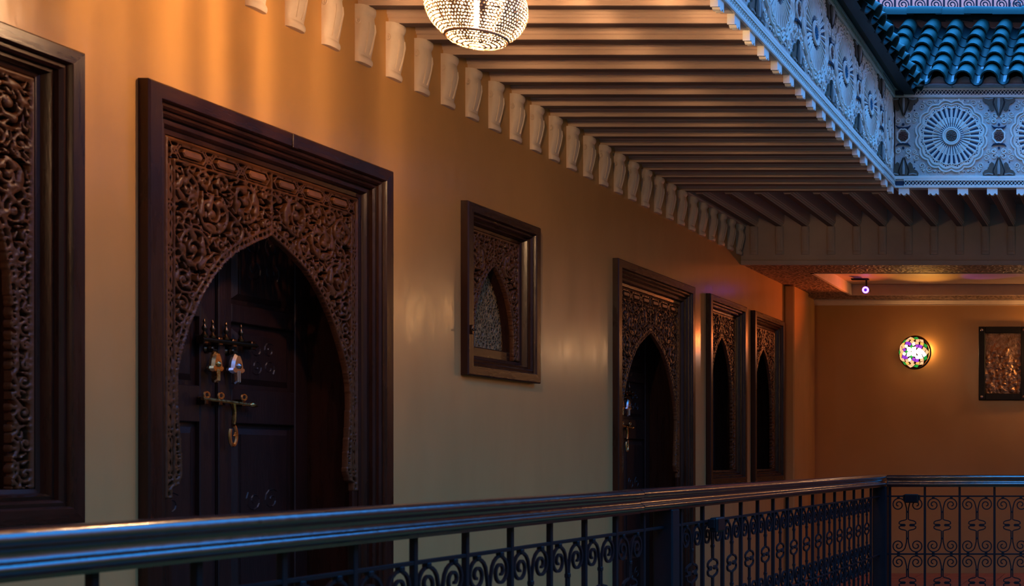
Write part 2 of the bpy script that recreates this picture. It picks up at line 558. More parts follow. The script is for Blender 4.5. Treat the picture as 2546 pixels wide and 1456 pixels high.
# ------------------------------------------------------------------ fretwork panels
class Fret:
    def __init__(self, w, z0, z1, h):
        self.h = h
        self.u = np.arange(-w, w + h * .5, h)
        self.z = np.arange(z0, z1 + h * .5, h)
        self.F = np.full((len(self.u), len(self.z)), -0.03)
        self.U, self.Z = np.meshgrid(self.u, self.z, indexing='ij')

    def stamp(self, pts, r0, r1=None, sym=True):
        n = len(pts)
        for s in ((1, -1) if sym else (1,)):
            for i, (a, b) in enumerate(pts):
                a = a * s
                r = r0 if r1 is None else r0 + (r1 - r0) * i / max(1, n - 1)
                R = r + .014
                i0 = max(0, int((a - R - self.u[0]) / self.h)); i1 = min(len(self.u), int((a + R - self.u[0]) / self.h) + 2)
                j0 = max(0, int((b - R - self.z[0]) / self.h)); j1 = min(len(self.z), int((b + R - self.z[0]) / self.h) + 2)
                if i0 >= i1 or j0 >= j1:
                    continue
                d = r - np.hypot(self.U[i0:i1, j0:j1] - a, self.Z[i0:i1, j0:j1] - b)
                np.maximum(self.F[i0:i1, j0:j1], d, out=self.F[i0:i1, j0:j1])

    def line(self, pts, r, sym=True, closed=False):
        out = []
        P = pts + [pts[0]] if closed else pts
        for (a, b), (c, d) in zip(P[:-1], P[1:]):
            n = max(2, int(math.hypot(c - a, d - b) / (self.h * 1.1)))
            out += [(a + (c - a) * i / n, b + (d - b) * i / n) for i in range(n + 1)]
        self.stamp(out, r, None, sym)

    def bilerp(self, a, b):
        i = int(round((a - self.u[0]) / self.h)); j = int(round((b - self.z[0]) / self.h))
        if 0 <= i < len(self.u) and 0 <= j < len(self.z):
            return self.F[i, j]
        return 1.0

    def mesh(self, name, m, depth, relief):
        """marching squares: front skin with rounded relief, side walls back to depth. local: x out, y along, z up"""
        F, u, z = self.F.copy(), self.u, self.z
        F[0, :] = F[-1, :] = -.001
        F[:, 0] = F[:, -1] = -.001
        V, cache, faces = [], {}, []

        def corner(i, j):
            k = (i, j)
            if k not in cache:
                cache[k] = len(V)
                V.append((min(max(F[i, j], 0), relief) * 1.0, u[i], z[j]))
            return cache[k]

        def cross(i, j, i2, j2):
            k = (i, j, i2, j2) if (i, j) < (i2, j2) else (i2, j2, i, j)
            if k not in cache:
                a, b = F[k[0], k[1]], F[k[2], k[3]]
                t = a / (a - b)
                cache[k] = len(V)
                V.append((0.0, u[k[0]] + (u[k[2]] - u[k[0]]) * t, z[k[1]] + (z[k[3]] - z[k[1]]) * t))
            return cache[k]

        back = {}

        def bk(vi):
            if vi not in back:
                back[vi] = len(V)
                p = V[vi]
                V.append((-depth, p[1], p[2]))
            return back[vi]

        pos = F > 0
        any_ = pos[:-1, :-1] | pos[1:, :-1] | pos[1:, 1:] | pos[:-1, 1:]
        for i, j in zip(*np.nonzero(any_)):
            cs = [(i, j), (i + 1, j), (i + 1, j + 1), (i, j + 1)]
            poly, walls = [], []
            for q in range(4):
                a, b = cs[q], cs[(q + 1) % 4]
                pa, pb = pos[a], pos[b]
                if pa:
                    poly.append(corner(*a))
                if pa != pb:
                    x = cross(*a, *b)
                    poly.append(x)
                    walls.append((x, pa))
            faces.append(tuple(poly))
            if len(walls) == 2:
                (x1, out1), (x2, _) = walls
                e1, e2 = (x1, x2) if out1 else (x2, x1)
                faces.append((e2, e1, bk(e1), bk(e2)))
        me = bpy.data.meshes.new(name)
        me.from_pydata(V, [], faces)
        me.materials.append(m)
        me.polygons.foreach_set('use_smooth', [True] * len(me.polygons))
        me.set_sharp_from_angle(angle=0.9)
        me.update()
        return me


def fret_panel(name, w, z0, z1, arch, h, seed, top_band, side_band, mater):
    """arch: list of (z, half width) from apex down"""
    rnd = random.Random(seed)
    f = Fret(w, z0, z1, h)
    az = np.array([a for a, _ in arch][::-1]); aw = np.array([b for _, b in arch][::-1])
    # signed distance outside of the opening
    pts = []
    for (a, b), (c, d) in zip(arch[:-1], arch[1:]):
        for i in range(6):
            t = i / 6
            pts.append((b + (d - b) * t, a + (c - a) * t))
    pts.append((arch[-1][1], arch[-1][0]))
    D = np.full(f.U.shape, 9.0)
    for a, b in pts:
        np.minimum(D, np.hypot(np.abs(f.U) - a, f.Z - b), out=D)
    hw = np.interp(f.Z, az, aw, left=aw[0], right=-1)
    inside = (np.abs(f.U) < hw) & (f.Z < arch[0][0]) & (f.Z >= arch[-1][0] - 1e-6)
    D = np.where(inside, -D, D)
    zt = z1 - top_band
    ws = w - side_band
    # packed scrolls
    circ = []

    def free(a, b):
        i = int(round((a - f.u[0]) / h)); j = int(round((b - f.z[0]) / h))
        if not (0 <= i < len(f.u) and 0 <= j < len(f.z)):
            return -1
        d = min(D[i, j] - .03, ws - a, zt - b, b - z0)
        for (p, q, r) in circ:
            d = min(d, math.hypot(a - p, b - q) - r)
        return min(d, a + .0)
    for R in (.085, .065, .05, .038, .028, .020):
        for _ in range(900):
            a, b = rnd.uniform(0, ws), rnd.uniform(z0, zt)
            if free(a, b) >= R * .93:
                circ.append((a, b, R))
    st = 0.0062
    for n_, (a, b, R) in enumerate(circ):
        s = 1 if rnd.random() < .5 else -1
        a0 = rnd.uniform(0, 2 * PI)
        turns = 1.55 if R > .04 else 1.15
        f.stamp(spiral(a, b, R * .98, R * .22, a0, s * turns, int(R * 900) + 10), st * (1.15 if R > .05 else .85), st * .7)
        f.stamp([(a, b)], R * .20)
        if R > .03:                       # leaves growing out of the spiral
            m = 5 if R > .06 else 3
            for k in range(m):
                ang = a0 + k * 2 * PI / m + rnd.uniform(-.4, .4)
                rr_ = R * rnd.uniform(.5, .8)
                p, q = a + rr_ * math.cos(ang), b + rr_ * math.sin(ang)
                da = s * rnd.uniform(.7, 1.9)
                dx, dy = math.cos(ang + da), math.sin(ang + da)
                f.stamp([(p + dx * t * R * .5, q + dy * t * R * .5 + .1 * R * math.sin(t * 3)) for t in np.linspace(-.3, 1, 10)], R * .12 + .005, .002)
        for (p, q, r) in circ[:n_]:       # stems to the neighbours
            d = math.hypot(a - p, b - q)
            if d < (R + r) * 1.12 and rnd.random() < .5:
                t0, t1 = (R * .7) / d, 1 - (r * .7) / d
                f.line([(a + (p - a) * t0, b + (q - b) * t0), (a + (p - a) * t1, b + (q - b) * t1)], .005)
    for _ in range(5000):                 # little leaves fill the gaps
        a, b = rnd.uniform(0, w), rnd.uniform(z0, z1)
        if f.bilerp(a, b) < -.0078:
            an = rnd.uniform(0, PI)
            f.stamp([(a + math.cos(an) * t * .012, b + math.sin(an) * t * .012) for t in np.linspace(-1, 1, 7)], .0056, .002)
    F = f.F
    # border work: interlaced double lines along the top and the sides
    nocart = []
    if top_band:
        F[f.Z > zt] = -.02
        F[(np.abs(f.U) > ws)] = -.02
        f.line([(0, zt), (ws, zt), (ws, z0)], .0055)
        f.line([(0, z1 - .008), (w - .008, z1 - .008), (w - .008, z0)], .008)
        zc = (zt + z1 - .008) / 2
        hb = (z1 - zt) / 2 - .017
        n = 3
        L = ws / n
        for k in range(n):
            c = (k + .5) * L
            f.line([(c - L * .32, zc + hb), (c + L * .32, zc + hb), (c + L * .42, zc), (c + L * .32, zc - hb), (c - L * .32, zc - hb),
                    (c - L * .42, zc)], .0036, True, True)
            nocart.append((c, zc, L * .54, hb * 1.0))
        for k in range(1, n + 1):
            f.line([(k * L + .014 * math.cos(t), zc + .014 * math.sin(t)) for t in np.linspace(0, 2 * PI, 12)], .0036)
            f.line([(k * L - L * .12, zc + hb + .004), (k * L + L * .12, zc - hb - .004)], .003)
            f.line([(k * L - L * .12, zc - hb - .004), (k * L + L * .12, zc + hb + .004)], .003)
        uc = (ws + w - .008) / 2
        vb = (w - ws) / 2 - .014
        zz = zt
        while zz > z0 + .1:
            Lz = .17
            if vb > .008:
                f.line([(uc - vb, zz - .03), (uc, zz - .012), (uc + vb, zz - .03), (uc + vb, zz - Lz + .03), (uc, zz - Lz + .012),
                        (uc - vb, zz - Lz + .03)], .0032, True, True)
            f.line([(uc, zz), (uc, zz - Lz)], .003)
            f.line([(uc + .012 * math.cos(t), zz - Lz + .012 * math.sin(t)) for t in np.linspace(0, 2 * PI, 9)], .003)
            zz -= Lz
    else:
        np.maximum(F, .016 - np.minimum(w - np.abs(f.U), z1 - f.Z), out=F)
    # band along the arch, with a groove of holes
    band = .0055 - np.abs(D - .006)
    band2 = .0045 - np.abs(D - .030)
    np.maximum(F, np.maximum(band, band2), out=F)
    ln = 0.0
    for (a, b), (c, d) in zip(pts[:-1], pts[1:]):
        ln += math.hypot(c - a, d - b)
        if ln > .024:
            ln = 0
            nx, nz = (d - b), -(c - a)
            l = math.hypot(nx, nz) or 1
            nx, nz = nx / l, nz / l
            if nx < 0:
                nx, nz = -nx, -nz
            f.line([(c + nx * .006, d + nz * .006), (c + nx * .03, d + nz * .03)], .0045)
    np.maximum(F, .004 - np.abs(f.U), out=F)             # joint down the middle
    np.minimum(F, D, out=F)
    np.minimum(F, np.where((f.Z < arch[-1][0]) & (np.abs(f.U) < arch[-1][1]), -.01, 1), out=F)
    return f.mesh(name, mater, .022, .0055), nocart


door_arch = [(.929, 0), (.915, .028), (.89, .082), (.86, .140), (.82, .208), (.77, .268), (.71, .322), (.65, .366), (.6, .397), (.54, .428),
             (.49, .453), (.41, .483), (.33, .502), (.25, .505), (.165, .500), (.08, .492), (0, .485), (-.06, .482), (-.10, .50), (-.11, .53), (-.15, .53)]
win_arch = [(1.045, 0), (1.03, .022), (1.0, .062), (.95, .115), (.88, .165), (.8, .208), (.7, .243), (.6, .262), (.5, .268), (.3, .268), (-.10, .268)]
lit_arch = [(1.075, 0), (1.06, .025), (1.03, .062), (.98, .105), (.92, .145), (.86, .172), (.79, .195), (.72, .207), (.64, .212), (.60, .212)]
fret_door, cart = fret_panel('spandrel', .567, -.15, 1.203, door_arch, .0050, 3, .082, .046, M['fret'])
fret_win, _ = fret_panel('spandrel', .355, -.10, 1.245, win_arch, .0055, 5, 0, .0, M['fret'])
fret_lit, _ = fret_panel('spandrel', .277, .563, 1.247, lit_arch, .0050, 9, 0, .0, M['fret'])
tb = MB()
c0 = cart[0]
tb.add([], [])
hw_, hh_ = c0[2] * .5, c0[3] * .62
poly = [(-hw_ * 1.06, 0), (-hw_ * .86, -hh_), (hw_ * .86, -hh_), (hw_ * 1.06, 0), (hw_ * .86, hh_), (-hw_ * .86, hh_)]
pin = [(a * .93, b * .6) for a, b in poly]
tb.add([(-.02, a, b) for a, b in poly] + [(.002, a, b) for a, b in poly] + [(.006, a, b) for a, b in pin],
       [(i, (i + 1) % 6, 6 + (i + 1) % 6, 6 + i) for i in range(6)] + [(6 + i, 6 + (i + 1) % 6, 12 + (i + 1) % 6, 12 + i) for i in range(6)] +
       [tuple(range(12, 18))])
tablet_me = tb.mesh('tablet', M['tablet'])

FR = {'door': [(0, -.02), (0, .036), (.006, .042), (.056, .042), (.062, .034), (.064, .026), (.076, .028), (.084, .020), (.086, .010),
               (.098, .012), (.106, .004), (.108, -.010), (.128, -.008), (.136, -.016), (.140, -.026), (.158, -.028), (.160, -.060), (.160, -.30)],
      'window': [(0, -.02), (0, .036), (.006, .042), (.050, .042), (.056, .034), (.058, .024), (.070, .026), (.078, .016), (.080, .002),
                 (.092, .004), (.098, -.008), (.102, -.024), (.116, -.028), (.118, -.055), (.118, -.30)]}


def frame(parent, prof, W2, z0, z1, full=True, depth=None):
    """mitred frame from four mouldings; local y along wall from -W2 to W2. each side is its own piece"""
    P = [(w, d if d > -.2 else (-.30 if depth is None else depth)) for w, d in prof]
    for side in ('head', 'jamb', 'jamb', 'sill'):
        pass

    def loop(w, d):
        zb = z0 + w if full else z0
        return [(d, -W2 + w, zb), (d, W2 - w, zb), (d, W2 - w, z1 - w), (d, -W2 + w, z1 - w)]
    Ls = [loop(*p) for p in P]
    for nm, (i, j), m in (('jamb', (1, 2), 'wood'), ('head', (2, 3), 'wood_h'), ('jamb', (3, 0), 'wood'), ('sill', (0, 1), 'wood_h')):
        if nm == 'sill' and not full:
            continue
        mb = MB()
        vs, fs = [], []
        for L in Ls:
            vs += [L[i], L[j]]
        for k in range(len(Ls) - 1):
            fs.append((2 * k, 2 * k + 1, 2 * k + 3, 2 * k + 2))
        mb.add(vs, fs)
        me = mb.mesh(nm, M[m], True, .5, fix=False)
        link(nm, me, parent)


def leaf_mesh(y0, y1, z0, z1, panels, t=.045):
    """stiles and rails around openings (panels: list of (z0,z1)), front face at x=0"""
    st = .085
    mb = MB()
    mb.cbox(-t, 0, y0, y0 + st, z0, z1, .004).cbox(-t, 0, y1 - st, y1, z0, z1, .004)
    zs = [z0] + [q for p in panels for q in p] + [z1]
    for k in range(0, len(zs), 2):
        mb.cbox(-t, -.001, y0 + st, y1 - st, zs[k], zs[k + 1], .004)
    return mb


def panel_mesh(y0, y1, z0, z1, seed):
    """sunk door panel with a moulded edge and carved scrolls"""
    rnd = random.Random(seed)
    mb = MB()
    mb.box(-.04, -.022, y0, y1, z0, z1)
    a, b = .02, .045
    mb.add([(-.022, y0 + a, z0 + a), (-.022, y1 - a, z0 + a), (-.022, y1 - a, z1 - a), (-.022, y0 + a, z1 - a),
            (-.008, y0 + b, z0 + b), (-.008, y1 - b, z0 + b), (-.008, y1 - b, z1 - b), (-.008, y0 + b, z1 - b)],
           [(0, 1, 5, 4), (1, 2, 6, 5), (2, 3, 7, 6), (3, 0, 4, 7), (4, 5, 6, 7)])
    cy, cz = (y0 + y1) / 2, (z0 + z1) / 2
    R = min(y1 - y0, z1 - z0) * .26
    for k in range(4):
        an = k * PI / 2 + PI / 4
        sp = spiral(cy + R * .75 * math.cos(an), cz + R * .75 * math.sin(an), R * .5, R * .1, an, 1.3, 14)
        mb.tube([(-.008, p, q) for p, q in sp], .0035, 4)
    for s in (-1, 1):
        for q in (y0 + b + .012, y1 - b - .012):
            mb.tube([(-.007, q, z0 + b), (-.007, q, z1 - b)], .004, 4)
            break
    return mb


# hardware meshes (local: x out of the door, y along, z up)
def hamsa(w, h):
    half = [(0, 0.02), (.10, .0), (.16, .05), (.17, .36), (.215, .38), (.24, .34), (.40, .38), (.50, .44), (.46, .52), (.36, .52), (.34, .60), (.30, .74), (.20, .90), (.10, 1.0)]
    pl = [(a * w, (b - 1) * h) for a, b in half]
    full = pl + [(-a, b) for a, b in pl[::-1][:-1]]
    full = [p for i, p in enumerate(full) if i == 0 or (abs(p[0] - full[i - 1][0]) + abs(p[1] - full[i - 1][1])) > 1e-6]
    n = len(full)
    cy, cz = 0, -h * .45
    inn = [(a * .72, cz + (b - cz) * .86) for a, b in full]
    mb = MB()
    mb.add([(-.004, a, b) for a, b in full] + [(.006, a, b) for a, b in full] + [(.016, a, b) for a, b in inn],
           [(i, (i + 1) % n, n + (i + 1) % n, n + i) for i in range(n)] + [(n + i, n + (i + 1) % n, 2 * n + (i + 1) % n, 2 * n + i) for i in range(n)]
           + [tuple(range(2 * n, 3 * n)), tuple(range(n))[::-1]])
    for q in (-.055, .055):                      # finger grooves
        mb.tube([(.016, q * w, -h * .56), (.017, q * w, -h * .93)], .0022, 4)
    mb.lathe([(.012, 0), (.012, .004), (.006, .008), (.001, .010)], (.016, 0, -h * .40), 12, 'x')
    return mb


def finial():
    return MB().lathe([(.004, 0), (.011, .003), (.012, .012), (.007, .020), (.004, .026), (.009, .034), (.010, .042), (.006, .050), (.0035, .058), (.006, .066), (.002, .076)], (0, 0, 0), 12, 'z')


hamsa_l = hamsa(.080, .128).mesh('knocker', M['brass'], True, .5)
hamsa_r = hamsa(.094, .128).mesh('knocker', M['silver'], True, .5)
finial_me = finial().mesh('finial', M['bronze'], True, .6)
knob_me = MB().lathe([(.016, 0), (.018, .004), (.012, .010), (.014, .02), (.010, .028), (.002, .031)], (0, 0, 0), 14, 'x').mesh('knocker_boss', M['bronze'], True, .6)


def ring_mb(r, t):
    return MB().tube([(.0, r * math.cos(a), r * .85 * math.sin(a)) for a in np.linspace(0, 2 * PI, 18)[:-1]], t, 6, closed=True)


ring_me = ring_mb(.014, .0042).mesh('ring', M['brass'], True)


def hardware(d, x):
    """latch, knockers and hook on the two leaves. x: face of the leaves in the door's own frame, y measured from the seam"""
    zr = E
    # upper bolt in dark bronze
    mb = MB().tube([(x + .03, -.12, zr + .488), (x + .03, .19, zr + .488)], .010, 8)
    for q in (-.10, -.02, .06, .17):
        mb.cbox(x, x + .035, q - .012, q + .012, zr + .470, zr + .506, .003)
    tag(obj('upper_bolt', mb, M['bronze'], d, True), 'dark bronze slide bolt with little turned finials')
    ub = d.children[-1] if d.children else d
    for q in (-.105, -.06, .015, .10):
        link('finial', finial_me, d, (x + .03, q, zr + .495))
    for q, me, m, lab in ((-.055, hamsa_l, 'brass', 'golden brass hand shaped door knocker'), (.060, hamsa_r, 'silver', 'silvery hand shaped door knocker')):
        link('knocker_boss', knob_me, d, (x, q, zr + .452))
        k = link('knocker', me, d, (x + .035, q, zr + .442))
        k['label'] = lab
        obj('hinge', MB().tube([(x + .03, q - .012, zr + .447), (x + .03, q + .012, zr + .447)], .008, 8).tube([(x + .0, q, zr + .452), (x + .03, q, zr + .447)], .006, 6), M['bronze'], d, True)
    # lower bolt in brass
    b_ = obj('latch_bolt', MB().tube([(x + .03, -.115, zr + .246), (x + .03, .145, zr + .232)], .0075, 8).tube(
        [(x + .03, .150, zr + .232), (x + .03, .160, zr + .233), (x + .03, .182, zr + .230), (x + .03, .198, zr + .226)], .01, 8, rs=[.006, .012, .009, .003]), M['brass'], d, True)
    b_['label'] = 'brass slide bolt across both leaves'
    for q in (-.098, -.02, .112):
        link('ring', ring_me, d, (x + .034, q, zr + .262))
        obj('staple', MB().cbox(x, x + .036, q - .009, q + .009, zr + .222, zr + .254, .003), M['bronze'], d)
    hk = MB()
    hk.tube([(x + .040, .040, zr + .232), (x + .042, .046, zr + .20), (x + .042, .044, zr + .16), (x + .042, .040, zr + .145)], .009, 8, rs=[.011, .008, .009, .008])
    hk.tube([(x + .042, .038 + .019 * math.sin(a), zr + .098 + .043 * math.cos(a)) for a in np.linspace(.25, 2 * PI - .9, 22)], .0065, 6)
    hk.tube([(x + .042, .04 + .012, zr + .098 + .012), (x + .042, .043, zr + .094)], .005, 6)
    h_ = obj('hook', hk, M['brass'], d, True)
    h_['label'] = 'brass hook hanging from the bolt'


def door(idx, y0, y1, label):
    yc = (y0 + y1) / 2
    W2 = (y1 - y0) / 2
    d = tag(empty('door_%d' % idx, (XW, yc, 0)), label, 'door', kind='structure')
    frame(d, FR['door'], W2, 0.0, ZT, full=False)
    s = link('spandrel', fret_door, d, (-.030, 0, E))
    s['label'] = 'openwork carved cedar panel cut to a pointed arch'
    for c, zc, _, _ in cart:
        for sg in (-1, 1):
            link('tablet', tablet_me, s, (0, sg * c, zc))
    for sg in (-1, 1):      # plain strip under the carving
        obj('strip', MB().cbox(-.052, -.03, min(sg * .53, sg * .565), max(sg * .53, sg * .565), 0, E - .145, .004), M['wood'], d)
    x = -.262
    for k, (a, b) in enumerate(((-.565, -.003), (.003, .565))):
        L = obj('door_leaf', leaf_mesh(a, b, 0.02, E + 1.2, [(.12, .55), (.64, E + .15), (E + .30, E + .58), (E + .66, E + 1.1)]), M['leaf'], d)
        L.location = (x, 0, 0)
        for n_, (p, q) in enumerate(((.12, .55), (.64, E + .15), (E + .30, E + .58), (E + .66, E + 1.1))):
            obj('door_panel', panel_mesh(a + .085, b - .085, p, q, n_ + k * 7), M['leaf'], L)
    obj('meeting_stile', MB().cbox(x, x + .014, -.004, .034, .02, E + 1.2, .004), M['leaf'], d)
    hardware(d, x)
    return d


def window(idx, y0, y1, z0, label):
    yc, W2 = (y0 + y1) / 2, (y1 - y0) / 2
    d = tag(empty('window_%d' % idx, (XW, yc, 0)), label, 'window', kind='structure')
    frame(d, FR['window'], W2, z0, ZT)
    s = link('spandrel', fret_win, d, (-.030, 0, E))
    s['label'] = 'openwork carved cedar panel cut to a pointed arch'
    x = -.2
    a = W2 - .118
    mb = MB()
    zb, zt = z0 + .118, ZT - .118
    for q0, q1 in ((-a, -a + .06), (-.03, .03), (a - .06, a)):
        mb.cbox(x - .03, x, q0, q1, zb, zt, .004)
    for q in (zb, zb + .42, zb + .84, zt - .06):
        mb.cbox(x - .03, x - .001, -a, a, q, q + .05, .004)
    obj('casement', mb, M['leaf'], d)
    for sg in (-1, 1):
        for k in range(3):
            z_0, z_1 = zb + .05 + .42 * k, (zb + .42 * (k + 1) if k < 2 else zt - .06)
            obj('pane', MB().box(x - .02, x - .014, min(sg * .03, sg * (a - .06)), max(sg * .03, sg * (a - .06)), z_0, z_1), M['dark_glass'], d)
    obj('back_board', MB().box(-.40, -.38, -W2 + .02, W2 - .02, z0 + .02, ZT - .02), M['leaf'], d)
    return d


def little_window(idx, y0, y1, z0, label):
    yc, W2 = (y0 + y1) / 2, (y1 - y0) / 2
    d = tag(empty('window_%d' % idx, (XW, yc, 0)), label, 'window', kind='structure')
    frame(d, FR['window'], W2, z0, ZT)
    s = link('spandrel', fret_lit, d, (-.030, 0, E))
    s['label'] = 'openwork carved cedar panel cut to a pointed arch'
    # plain arched lining inside the opening
    pts = [(-a, b) for b, a in lit_arch[::-1]] + [(a, b) for b, a in lit_arch[1:]]
    mb = MB()
    vs, fs = [], []
    for a, b in pts:
        vs += [(-.050, a * 1.03, E + b + .004), (-.095, a * 1.0, E + b)]
    for i in range(len(pts) - 1):
        fs.append((2 * i, 2 * i + 2, 2 * i + 3, 2 * i + 1))
    mb.add(vs, fs)
    obj('arch_lining', mb, M['wood'], d, True, fix=False)
    obj('back_rail', MB().cbox(-.12, -.052, -W2 + .11, W2 - .11, z0 + .10, E + .615, .006), M['wood_h'], d)
    g = obj('pane', MB().box(-.106, -.098, -.22, .22, E + .60, E + 1.09), M['tex_glass'], d)
    g['label'] = 'embossed amber glass in the arch'
    obj('back_board', MB().box(-.20, -.18, -W2 + .02, W2 - .02, z0 + .02, ZT - .02), M['leaf'], d)
    # small latch on the near jamb
    k = obj('latch', MB().cbox(.040, .052, -W2 + .018, -W2 + .032, E + .66, E + .71, .003).lathe(
        [(.007, 0), (.008, .006), (.004, .012), (.006, .018), (.002, .022)], (.05, -W2 + .025, E + .685), 10, 'x'), M['bronze'], d, True)
    return d


window(1, *OPEN[0][1:3], OPEN[0][3], 'big dark carved window cut off by the left edge of the photo')
door(1, D1[0], D1[1], 'large carved cedar double door nearest, below the pendant lamp')
little_window(2, *OPEN[2][1:3], OPEN[2][3], 'small carved wooden window with amber glass between the two doors')
door(2, D2[0], D2[1], 'smaller looking carved cedar double door beyond the little window')
window(3, *OPEN[4][1:3], OPEN[4][3], 'dark arched window just right of the farther door')
window(4, *OPEN[5][1:3], OPEN[5][3], 'dark arched window last along the wall, next to the pilaster')
# keyed joint piece in the middle of the head of the near door (small brass clip seen on the head moulding)
d1 = bpy.data.objects['door_1']
obj('clip', MB().cbox(.040, .046, .02, .05, ZT - .062, ZT - .004, .002), M['wood_h'], d1)

# ------------------------------------------------------------------ carved eave frieze
ML = 0.744         # module length
Z0F, Z1F = E + 2.12, E + 2.905
HF = Z1F - Z0F
ZM = 0.407         # centre of the rosettes above Z0F


def F3(u, v, n=0.0):
    return (u, -n, v)


def lattice(L, z0, z1, step):
    mb = MB()
    t, d = .0032, .012
    n = int(L / step)
    st = L / n
    for k in range(n):
        for (a, b) in ((0, 1), (1, 0)):
            u0, u1 = k * st, (k + 1) * st
            p = (u0, z0 + (z1 - z0) * a); q = (u1, z0 + (z1 - z0) * b)
            mb.add([F3(p[0], p[1] - t, d), F3(p[0], p[1] + t, d), F3(q[0], q[1] + t, d), F3(q[0], q[1] - t, d),
                    F3(p[0], p[1] - t, .002), F3(p[0], p[1] + t, .002), F3(q[0], q[1] + t, .002), F3(q[0], q[1] - t, .002)],
                   [(0, 1, 2, 3), (0, 3, 7, 4), (1, 5, 6, 2)])
    mb.box(0, L, -.016, 0, z0 - .012, z0 - .0005).box(0, L, -.016, 0, z1 + .0005, z1 + .012)
    return mb


def disc(mb, cu, cv, r, n0, n1, k=24, mi=0):
    vs = [F3(cu + r * math.cos(2 * PI * i / k), cv + r * math.sin(2 * PI * i / k), n0) for i in range(k)] + \
         [F3(cu + r * .97 * math.cos(2 * PI * i / k), cv + r * .97 * math.sin(2 * PI * i / k), n1) for i in range(k)]
    mb.add(vs, [(i, (i + 1) % k, k + (i + 1) % k, k + i) for i in range(k)] + [tuple(range(k, 2 * k))], mi)


def wedge(mb, ang, r0, r1, w0, w1, n0, n1, mi=0, cu=0, cv=0):
    c, s = math.cos(ang), math.sin(ang)

    def P(r, w, n):
        return F3(cu + r * c - w * s, cv + r * s + w * c, n)
    rm = r1 - w1 * .7
    pl = [(r0, -w0), (rm, -w1), (r1, 0), (rm, w1), (r0, w0)]
    n = len(pl)
    mb.add([P(r, w, n0) for r, w in pl] + [P(r, w * .7, n1) for r, w in pl],
           [(i, (i + 1) % n, n + (i + 1) % n, n + i) for i in range(n)] + [tuple(range(n, 2 * n))], mi)


RO = .285
NL = 16
mb = MB()


def scal(a, r, amp):
    return r + amp * abs(math.sin(NL * a / 2)) - amp * .5


for r, amp, t, nn in ((RO - .012, .020, .008, .010), (RO - .036, .016, .006, .010), (RO - .066, .015, .004, .010)):
    mb.tube([F3(scal(a, r, amp) * math.cos(a), scal(a, r, amp) * math.sin(a), nn) for a in np.linspace(0, 2 * PI, NL * 7 + 1)[:-1]], t, 5, closed=True)
disc(mb, 0, 0, RO - .03, .001, .004, 48, 0)
for k in range(NL):                     # dark discs put shade into the pierced dots of each lobe
    a = 2 * PI * (k + .5) / NL
    for da, dr in ((0, 0), (-.07, -.008), (.07, -.008), (-.13, -.02), (.13, -.02)):
        disc(mb, (RO - .046 + dr) * math.cos(a + da), (RO - .046 + dr) * math.sin(a + da), .0055, .004, .0052, 8, 1)
for k in range(32):
    a = 2 * PI * (k + .5) / 32
    wedge(mb, a, .150, .222, .0065, .0105, .003, .0055, 1)
    a2 = 2 * PI * k / 32
    wedge(mb, a2, .10, .228, .004, .0075, .003, .013, 0)
for k in range(36):
    a = 2 * PI * (k + .5) / 36
    wedge(mb, a, .062, .145, .0038, .0028, .003, .0058, 1)
for r, t in ((.064, .009), (.050, .006)):
    mb.tube([F3(r * math.cos(a), r * math.sin(a), .012) for a in np.linspace(0, 2 * PI, 33)[:-1]], t, 5, closed=True)
rosette_me = mb.mesh('rosette', [M['fascia'], M['slot']], True, .6)
mb = MB()
disc(mb, 0, 0, .042, .004, .012, 20)
for k in range(10):
    wedge(mb, 2 * PI * k / 10, .008, .036, .002, .006, .012, .018)
boss_me = mb.mesh('boss', M['boss_brown'])
boss_b = boss_me.copy(); boss_b.materials[0] = M['boss_blue']
# medallion between the rosettes: small flower in a lobed ring with horned cups above and below
mb = MB()
mb.tube([F3((.044 + .005 * abs(math.sin(4 * a))) * math.cos(a), (.050 + .006 * abs(math.sin(4 * a))) * math.sin(a), .012) for a in np.linspace(0, 2 * PI, 41)[:-1]], .007, 5, closed=True)
for s in (-1, 1):
    mb.tube([F3(-.058, s * .082, .01), F3(-.04, s * .066, .01), F3(0, s * .060, .01), F3(.04, s * .066, .01), F3(.058, s * .082, .01)], .006, 5, mi=1,
            rs=[.003, .008, .009, .008, .003])
    disc(mb, 0, s * .092, .010, .002, .008, 10, 1)
    for q in (-1, 1):
        mb.tube([F3(*p, .008) for p in spiral(q * .042, s * .118, .022, .008, PI / 2, q * 1.2, 14)], .005, 5)
med_me = mb.mesh('medallion', [M['fascia'], M['slot']], True)
mb = MB()
disc(mb, 0, 0, .037, .003, .009, 16)
for k in range(8):
    wedge(mb, 2 * PI * k / 8, .008, .034, .003, .009, .008, .015)
medf_me = mb.mesh('flower', M['flower_red'])
# palmette, pointing up from the bottom edge (v from 0 to .13)
mb = MB()
mid = [(-.030, 0), (-.038, .03), (-.026, .07), (-.010, .105), (0, .135), (.010, .105), (.026, .07), (.038, .03), (.030, 0)]
mb.extrude(mid, lambda a, b, t: F3(a, b, t), .002, .016, 0)
for s in (-1, 1):
    lobe = [(s * .030, .0), (s * .124, .0), (s * .128, .018), (s * .112, .036), (s * .090, .044), (s * .080, .058), (s * .074, .082), (s * .056, .098), (s * .038, .086), (s * .046, .05), (s * .046, .02)]
    mb.extrude(lobe if s > 0 else lobe[::-1], lambda a, b, t: F3(a, b, t), .002, .012, 0)
    mb.tube([F3(s * .036, .004, .014), F3(s * .046, .03, .014), F3(s * .030, .072, .014), F3(s * .006, .128, .014)], .0045, 5, mi=2)
    mb.tube([F3(s * .045, .006, .012), F3(s * .08, .012, .013), F3(s * .112, .006, .012)], .006, 5, mi=1)
mb.tube([F3(0, .006, .017), F3(0, .06, .019), F3(0, .11, .017)], .011, 6, mi=1, rs=[.012, .013, .003])
